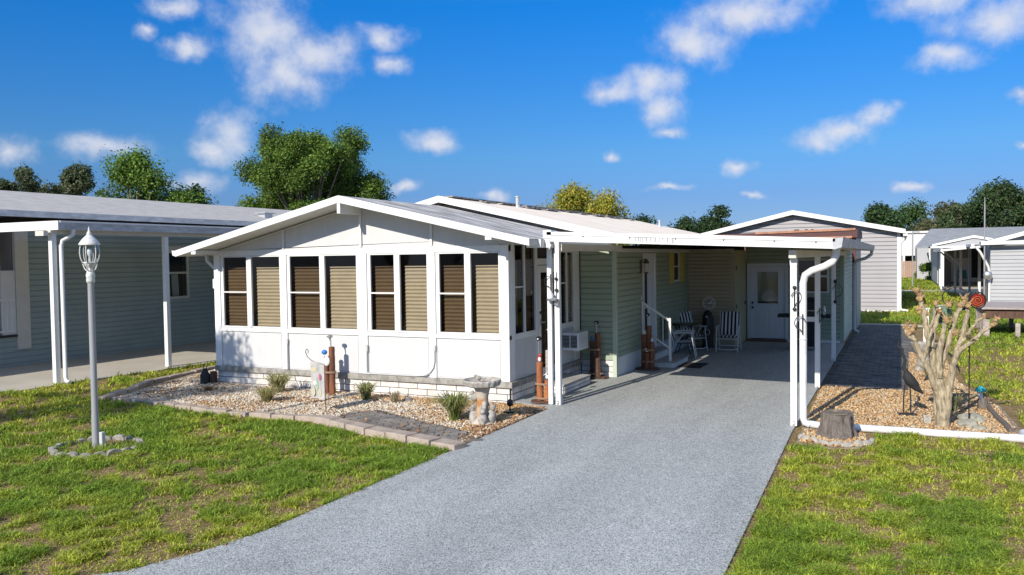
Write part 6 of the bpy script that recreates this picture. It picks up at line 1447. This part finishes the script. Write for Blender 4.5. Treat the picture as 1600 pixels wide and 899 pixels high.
for (c, s) in (((0.13, 12.98, 1.38), 0.075), ((0.08, 12.98, 1.44), 0.055), ((0.27, 13.18, 1.66), 0.07), ((0.26, 13.18, 1.85), 0.07), ((0.19, 13.18, 1.93), 0.06), ((0.34, 13.2, 1.62), 0.05), ((0.59, 12.98, 1.54), 0.065), ((0.50, 13.1, 1.66), 0.05), ((0.62, 13.1, 1.76), 0.05), ((0.82, 13.18, 1.82), 0.055), ((0.76, 13.16, 1.72), 0.06), ((0.70, 13.0, 1.36), 0.045), ((1.16, 12.98, 1.50), 0.045), ((1.20, 12.98, 1.56), 0.04), ((1.06, 13.2, 1.58), 0.04), ((0.86, 13.2, 1.74), 0.06), ((0.92, 13.05, 1.28), 0.035), ((0.46, 13.02, 1.78), 0.04)):
    for k in range(7):
        kn_.ball((c[0] + r.uniform(-.5, .5) * s, c[1] + r.uniform(-.5, .5) * s, c[2] + r.uniform(-.5, .5) * s), s * r.uniform(0.30, 0.62), 7, 5, 0.25)
    for k in range(6):
        a = r.uniform(0, 2 * PI); kn_.tube([c, (c[0] + 1.2 * s * math.cos(a), c[1] + 0.9 * s * math.sin(a), c[2] + s * r.uniform(0.4, 2.0))], [s * 0.26, s * 0.06], 5)
kn_.build('knuckles', KNOB, pt)
v, c = leaf_cloud([(0.2, 13.1, 1.45), (0.85, 13.0, 1.32), (0.95, 13.1, 1.40), (0.60, 13.1, 1.60)], [0.10, 0.06, 0.06, 0.07], 130, 0.022, [(0.12, 0.14, 0.05), (0.3, 0.2, 0.08)], 9)
raw_mesh('sprouts', v - np.array(B), np.arange(len(v)), 4, LEAF, c, pt)
# shepherd hook with glass ornaments in the tree
hk = thing('garden_hook', 'black scrolled metal hook rising behind the pruned tree', 'hook', (0.92, 13.45, 0))
pts = [(0.90, 13.45, 0), (0.90, 13.45, 1.3), (0.89, 13.45, 1.78)] + [(0.89 - 0.17 + 0.17 * math.cos(a), 13.45, 1.84 + 0.14 * math.sin(a)) for a in [k / 12 * PI * 1.25 for k in range(13)]]
pts += [(0.62, 13.45, 1.72), (0.67, 13.45, 1.70), (0.69, 13.45, 1.74), (0.66, 13.45, 1.77)]
MB().tube(pts, 0.009, 7).build('rod', BLACK, hk, smooth=True)
rg = thing('red_glass_disc', 'red swirled glass disc in a black rim hung on the black garden hook', 'garden ornament', (1.0, 13.42, 1.8))
X, Z = 1.0, 1.80
MB().lathe([(0.001, -0.004), (0.095, -0.004), (0.095, 0.004), (0.001, 0.004)], 0, 0, 24).build('disc', mat('red_painted_glass', (0.20, 0.018, 0.01), 0.15), rg, local=True).rotation_euler = (PI / 2, 0, 0.2)
mb = MB().tube([(X + 0.10 * math.cos(2 * PI * k / 24), 13.42, Z + 0.115 * math.sin(2 * PI * k / 24)) for k in range(25)], 0.011, 6); mb.tube([(X - 0.02, 13.42, Z + 0.11), (X + 0.0, 13.42, Z + 0.16)], [0.02, 0.004], 5)
mb.build('rim', BLACK, rg)
mb = MB().tube([(X + (0.02 + 0.055 * k / 30) * math.cos(k * 0.4), 13.405, Z + (0.02 + 0.055 * k / 30) * math.sin(k * 0.4)) for k in range(31)], 0.006, 5)
mb.build('swirl', mat('dark_orange_glaze', (0.38, 0.09, 0.03), 0.4), rg)
wc = thing('bird_feeder', 'small dark hanging feeder under the red disc', 'bird feeder', (0.86, 13.4, 1.72))
MB().lathe([(0.05, 1.66), (0.055, 1.68), (0.035, 1.70), (0.035, 1.76), (0.06, 1.77), (0.01, 1.82)], 0.84, 13.4, 12).build('body', BLACK, wc, smooth=True)
gg = thing('green_glass_globe', 'green glass disc with a mottled middle, held in the pruned tree', 'garden ornament', (0.52, 13.3, 1.60))
MB().ball((0.54, 13.3, 1.60), 0.125, 16, 10, 0, 1, 0.25, 1).build('disc', mat('mottled_green_glass', (0.20, 0.30, 0.18), 0.12, c2=(0.03, 0.07, 0.04), vscale=14), gg, smooth=True)
MB().tube([(0.54 + 0.13 * math.cos(2 * PI * k / 24), 13.3, 1.60 + 0.13 * math.sin(2 * PI * k / 24)) for k in range(25)], 0.008, 6).build('rim', STEEL, gg)
# herons
def heron(x, y_, rz, label, up=True):
    t = thing('heron_statue', label, 'statue', (x, y_, 0.02), None, rz)
    MB().box(-0.13, 0.13, -0.08, 0.08, 0.0, 0.025).build('base', BLACKM, t, local=True, bevel=0.004)
    for s in (-1, 1): MB().tube([(s * 0.05, 0.0, 0.02), (s * 0.05, 0.012, 0.24), (s * 0.035, 0, 0.46)], [0.010, 0.012, 0.011], 6).build('leg', BLACKM, t, local=True, smooth=True)
    neck = [(0.03, 0, 0.60), (-0.05, 0, 0.72), (-0.03, 0, 0.84), (-0.07, 0, 0.95), (-0.08, 0, 1.02)] if up else [(0.03, 0, 0.60), (-0.06, 0, 0.74), (-0.15, 0, 0.80), (-0.22, 0, 0.74), (-0.25, 0, 0.62)]
    b = MB().tube([(0.17, 0, 0.40), (0.12, 0, 0.46), (0.04, 0, 0.53), (0.0, 0, 0.60), (-0.02, 0, 0.66)], [0.012, 0.055, 0.085, 0.07, 0.035], 12).tube(neck, [0.05, 0.028, 0.022, 0.022, 0.026], 10)
    h = Vector(neck[-1]); b.tube([h, h + Vector((-0.05, 0, 0.02 if up else -0.06)), h + Vector((-0.07 if not up else 0.02 - 0.06, 0, 0.14 if up else -0.14))], [0.026, 0.016, 0.003], 8)
    b.build('body', BLACKM, t, local=True, smooth=True)
    MB().tube([(0.22, 0, 0.34), (0.13, 0, 0.42), (0.02, 0, 0.52)], [0.01, 0.05, 0.06], 8).build('wing', BLACKM, t, local=True, smooth=True)
heron(0.10, 13.8, 0.1, 'dark metal heron with its neck stretched up, left of the pruned tree')
heron(0.58, 15.3, PI + 0.2, 'dark metal heron with a lowered neck behind the pruned tree', False)
# mushroom
mu = thing('mushroom_ornament', 'little ornament with a turquoise cap on a short log at the bed corner', 'garden ornament', (1.15, 14.8, 0))
MB().lathe([(0.035, 0.18), (0.03, 0.24), (0.022, 0.30)], 1.15, 14.8, 10).build('stem', BIRDW, mu, smooth=True)
MB().lathe([(0.075, 0.29), (0.082, 0.31), (0.06, 0.35), (0.02, 0.37), (0.001, 0.373)], 1.15, 14.8, 16).build('cap', TEAL, mu, smooth=True)
tag(MB().tube([(1.18, 14.8, 0.0), (1.18, 14.82, 0.18)], [0.08, 0.07], 10).build('log_stub', STUMP, smooth=True), 'short upright log under the turquoise capped ornament', 'log')
mb = MB(); limb(mb, [(1.38, 12.95, 0.04), (1.33, 13.6, 0.05), (1.28, 14.3, 0.05), (1.25, 14.85, 0.06)], 0.05, 0.045, 8)
tag(mb.build('border_log', STUMP, smooth=True), 'thin rotting log edging the right side of the mulch bed', 'log')
for (x, y_, s, lb) in ((0.93, 13.65, 0.15, 'biggest pale grey rock behind the pruned tree foot'), (0.86, 13.25, 0.13, 'flat lichened rock right of the pruned tree foot'), (1.0, 13.05, 0.09, 'small rounded rock nearest the white tube')):
    b = MB().ball((0, 0, s * 0.3), s, 10, 7, 0.13, 1.2, 0.8, 0.6); o = tag(b.build('rock', ROCK), lb, 'rock'); o.location = (x, y_, 0)
o = tag(MB().box(-0.05, 0.05, -0.02, 0.02, 0, 0.14).build('broken_tile', WHITEST, bevel=0.004), 'pale upright tile leaning left of the pruned tree foot', 'tile'); o.location = (0.36, 13.25, 0); o.rotation_euler = (-0.15, 0, 0.2)
tuft_o = tuft(0.72, 14.4, 0.30, 160, 11, 'thin blue-green sprout clump behind the pruned tree', [(0.12, 0.2, 0.1), (0.3, 0.28, 0.15)]); tuft_o['group'] = 'plants in the mulch bed'
tuft_o = tuft(0.55, 17.8, 0.30, 200, 12, 'low weedy plant at the patio edge in the mulch bed', [(0.22, 0.25, 0.08), (0.3, 0.22, 0.1)]); tuft_o['group'] = 'plants in the mulch bed'
mb = MB(); limb(mb, [(0.62, 15.6, 0), (0.64, 15.62, 0.5), (0.66, 15.6, 0.85)], 0.03, 0.02, 8); tag(mb.build('dark_stake', DKWOOD, smooth=True), 'dark wooden stake behind the trunk of the pruned tree', 'stake')
# coiled pot seen through the limbs
pp = thing('stone_planter', 'grey stone planter behind the left limbs of the pruned tree', 'planter', (0.45, 19.2, 0))
MB().lathe([(0.17, 0), (0.2, 0.03), (0.14, 0.12), (0.12, 0.3), (0.2, 0.42), (0.26, 0.56), (0.27, 0.60), (0.23, 0.58), (0.1, 0.5)], 0.45, 19.2, 18).build('pot', STONE, pp, smooth=True)
tag(MB().box(0.55, 0.68, 24.1, 24.2, 0, 1.0).box(0.53, 0.70, 24.08, 24.22, 1.0, 1.03).build('white_marker_post', WHITE), 'white marker post in the lawn behind the pruned tree', 'post')
# weathered plank bench table
pl = thing('plank_table', 'weathered grey low plank table with a slatted side in the right lawn', 'table', (3.6, 29, 0))
mb = MB()
for k in range(11):
    y0 = 27.4 + k * 0.30; mb.box(2.15, 5.4, y0, y0 + 0.275, 0.82 + random.uniform(-.008, .008), 0.87)
mb.build('plank_top', OLDWOOD, pl)
mb = MB()
for k in range(6):
    y0 = 27.62 + k * 0.50; mb.box(2.20, 2.24, y0, y0 + 0.27, 0.0, 0.80)
mb.build('side_slats', OLDWOOD, pl)
MB().box(2.245, 5.3, 27.5, 27.55, 0.55, 0.81).build('apron', DKWOOD, pl); MB().box(2.245, 5.3, 30.5, 30.55, 0.55, 0.81).build('apron', DKWOOD, pl)
for (x, y_) in ((2.3, 27.62), (3.05, 27.45), (4.2, 27.6), (5.2, 27.6), (2.3, 30.4), (3.2, 30.4), (4.3, 30.4)): MB().box(x - 0.06, x + 0.06, y_ - 0.05, y_ + 0.05, 0, 0.54 if y_ > 27.5 else 0.42).build('leg', OLDWOOD, pl)
# leaf litter blown along the driveway edges
def litter(name, line, n, size, cols, seed, spread, z):
    r = np.random.default_rng(seed); P = np.array(line); i = r.integers(0, len(P) - 1, n); t = r.random(n)[:, None]
    p = P[i] * (1 - t) + P[i + 1] * t; p = p + r.normal(0, spread, p.shape)
    a = r.uniform(0, 2 * PI, n); tt = np.stack([np.cos(a), np.sin(a), r.normal(0, 0.3, n)], 1); b = np.stack([-np.sin(a), np.cos(a), r.normal(0, 0.3, n)], 1)
    q = np.concatenate([p, (z + r.uniform(0.002, 0.012, n))[:, None]], 1); s = size * r.uniform(0.4, 1.4, (n, 1))
    v = np.stack([q - tt * s, q - b * s * 0.4, q + tt * s, q + b * s * 0.4], 1).reshape(-1, 3)
    return tag(raw_mesh(name, v, np.arange(len(v)), 4, PEBBLE, np.repeat(np.array(cols)[r.integers(0, len(cols), n)], 4, 0)), kind='stuff')
LC = [(0.30, 0.16, 0.08), (0.20, 0.11, 0.06), (0.42, 0.28, 0.14), (0.16, 0.14, 0.05)]
litter('edge_leaf_litter', [(-1.16, 4.5), (-1.20, 7), (-1.26, 9.5), (-1.30, 12.2)], 500, 0.014, LC, 31, 0.045, 0.024)
litter('edge_leaf_litter', [(-6.2, 4.0), (-5.66, 4.6), (-5.35, 5.4), (-5.27, 7), (-5.25, 9.2), (-5.2, 12.3)], 650, 0.014, LC, 32, 0.045, 0.024)
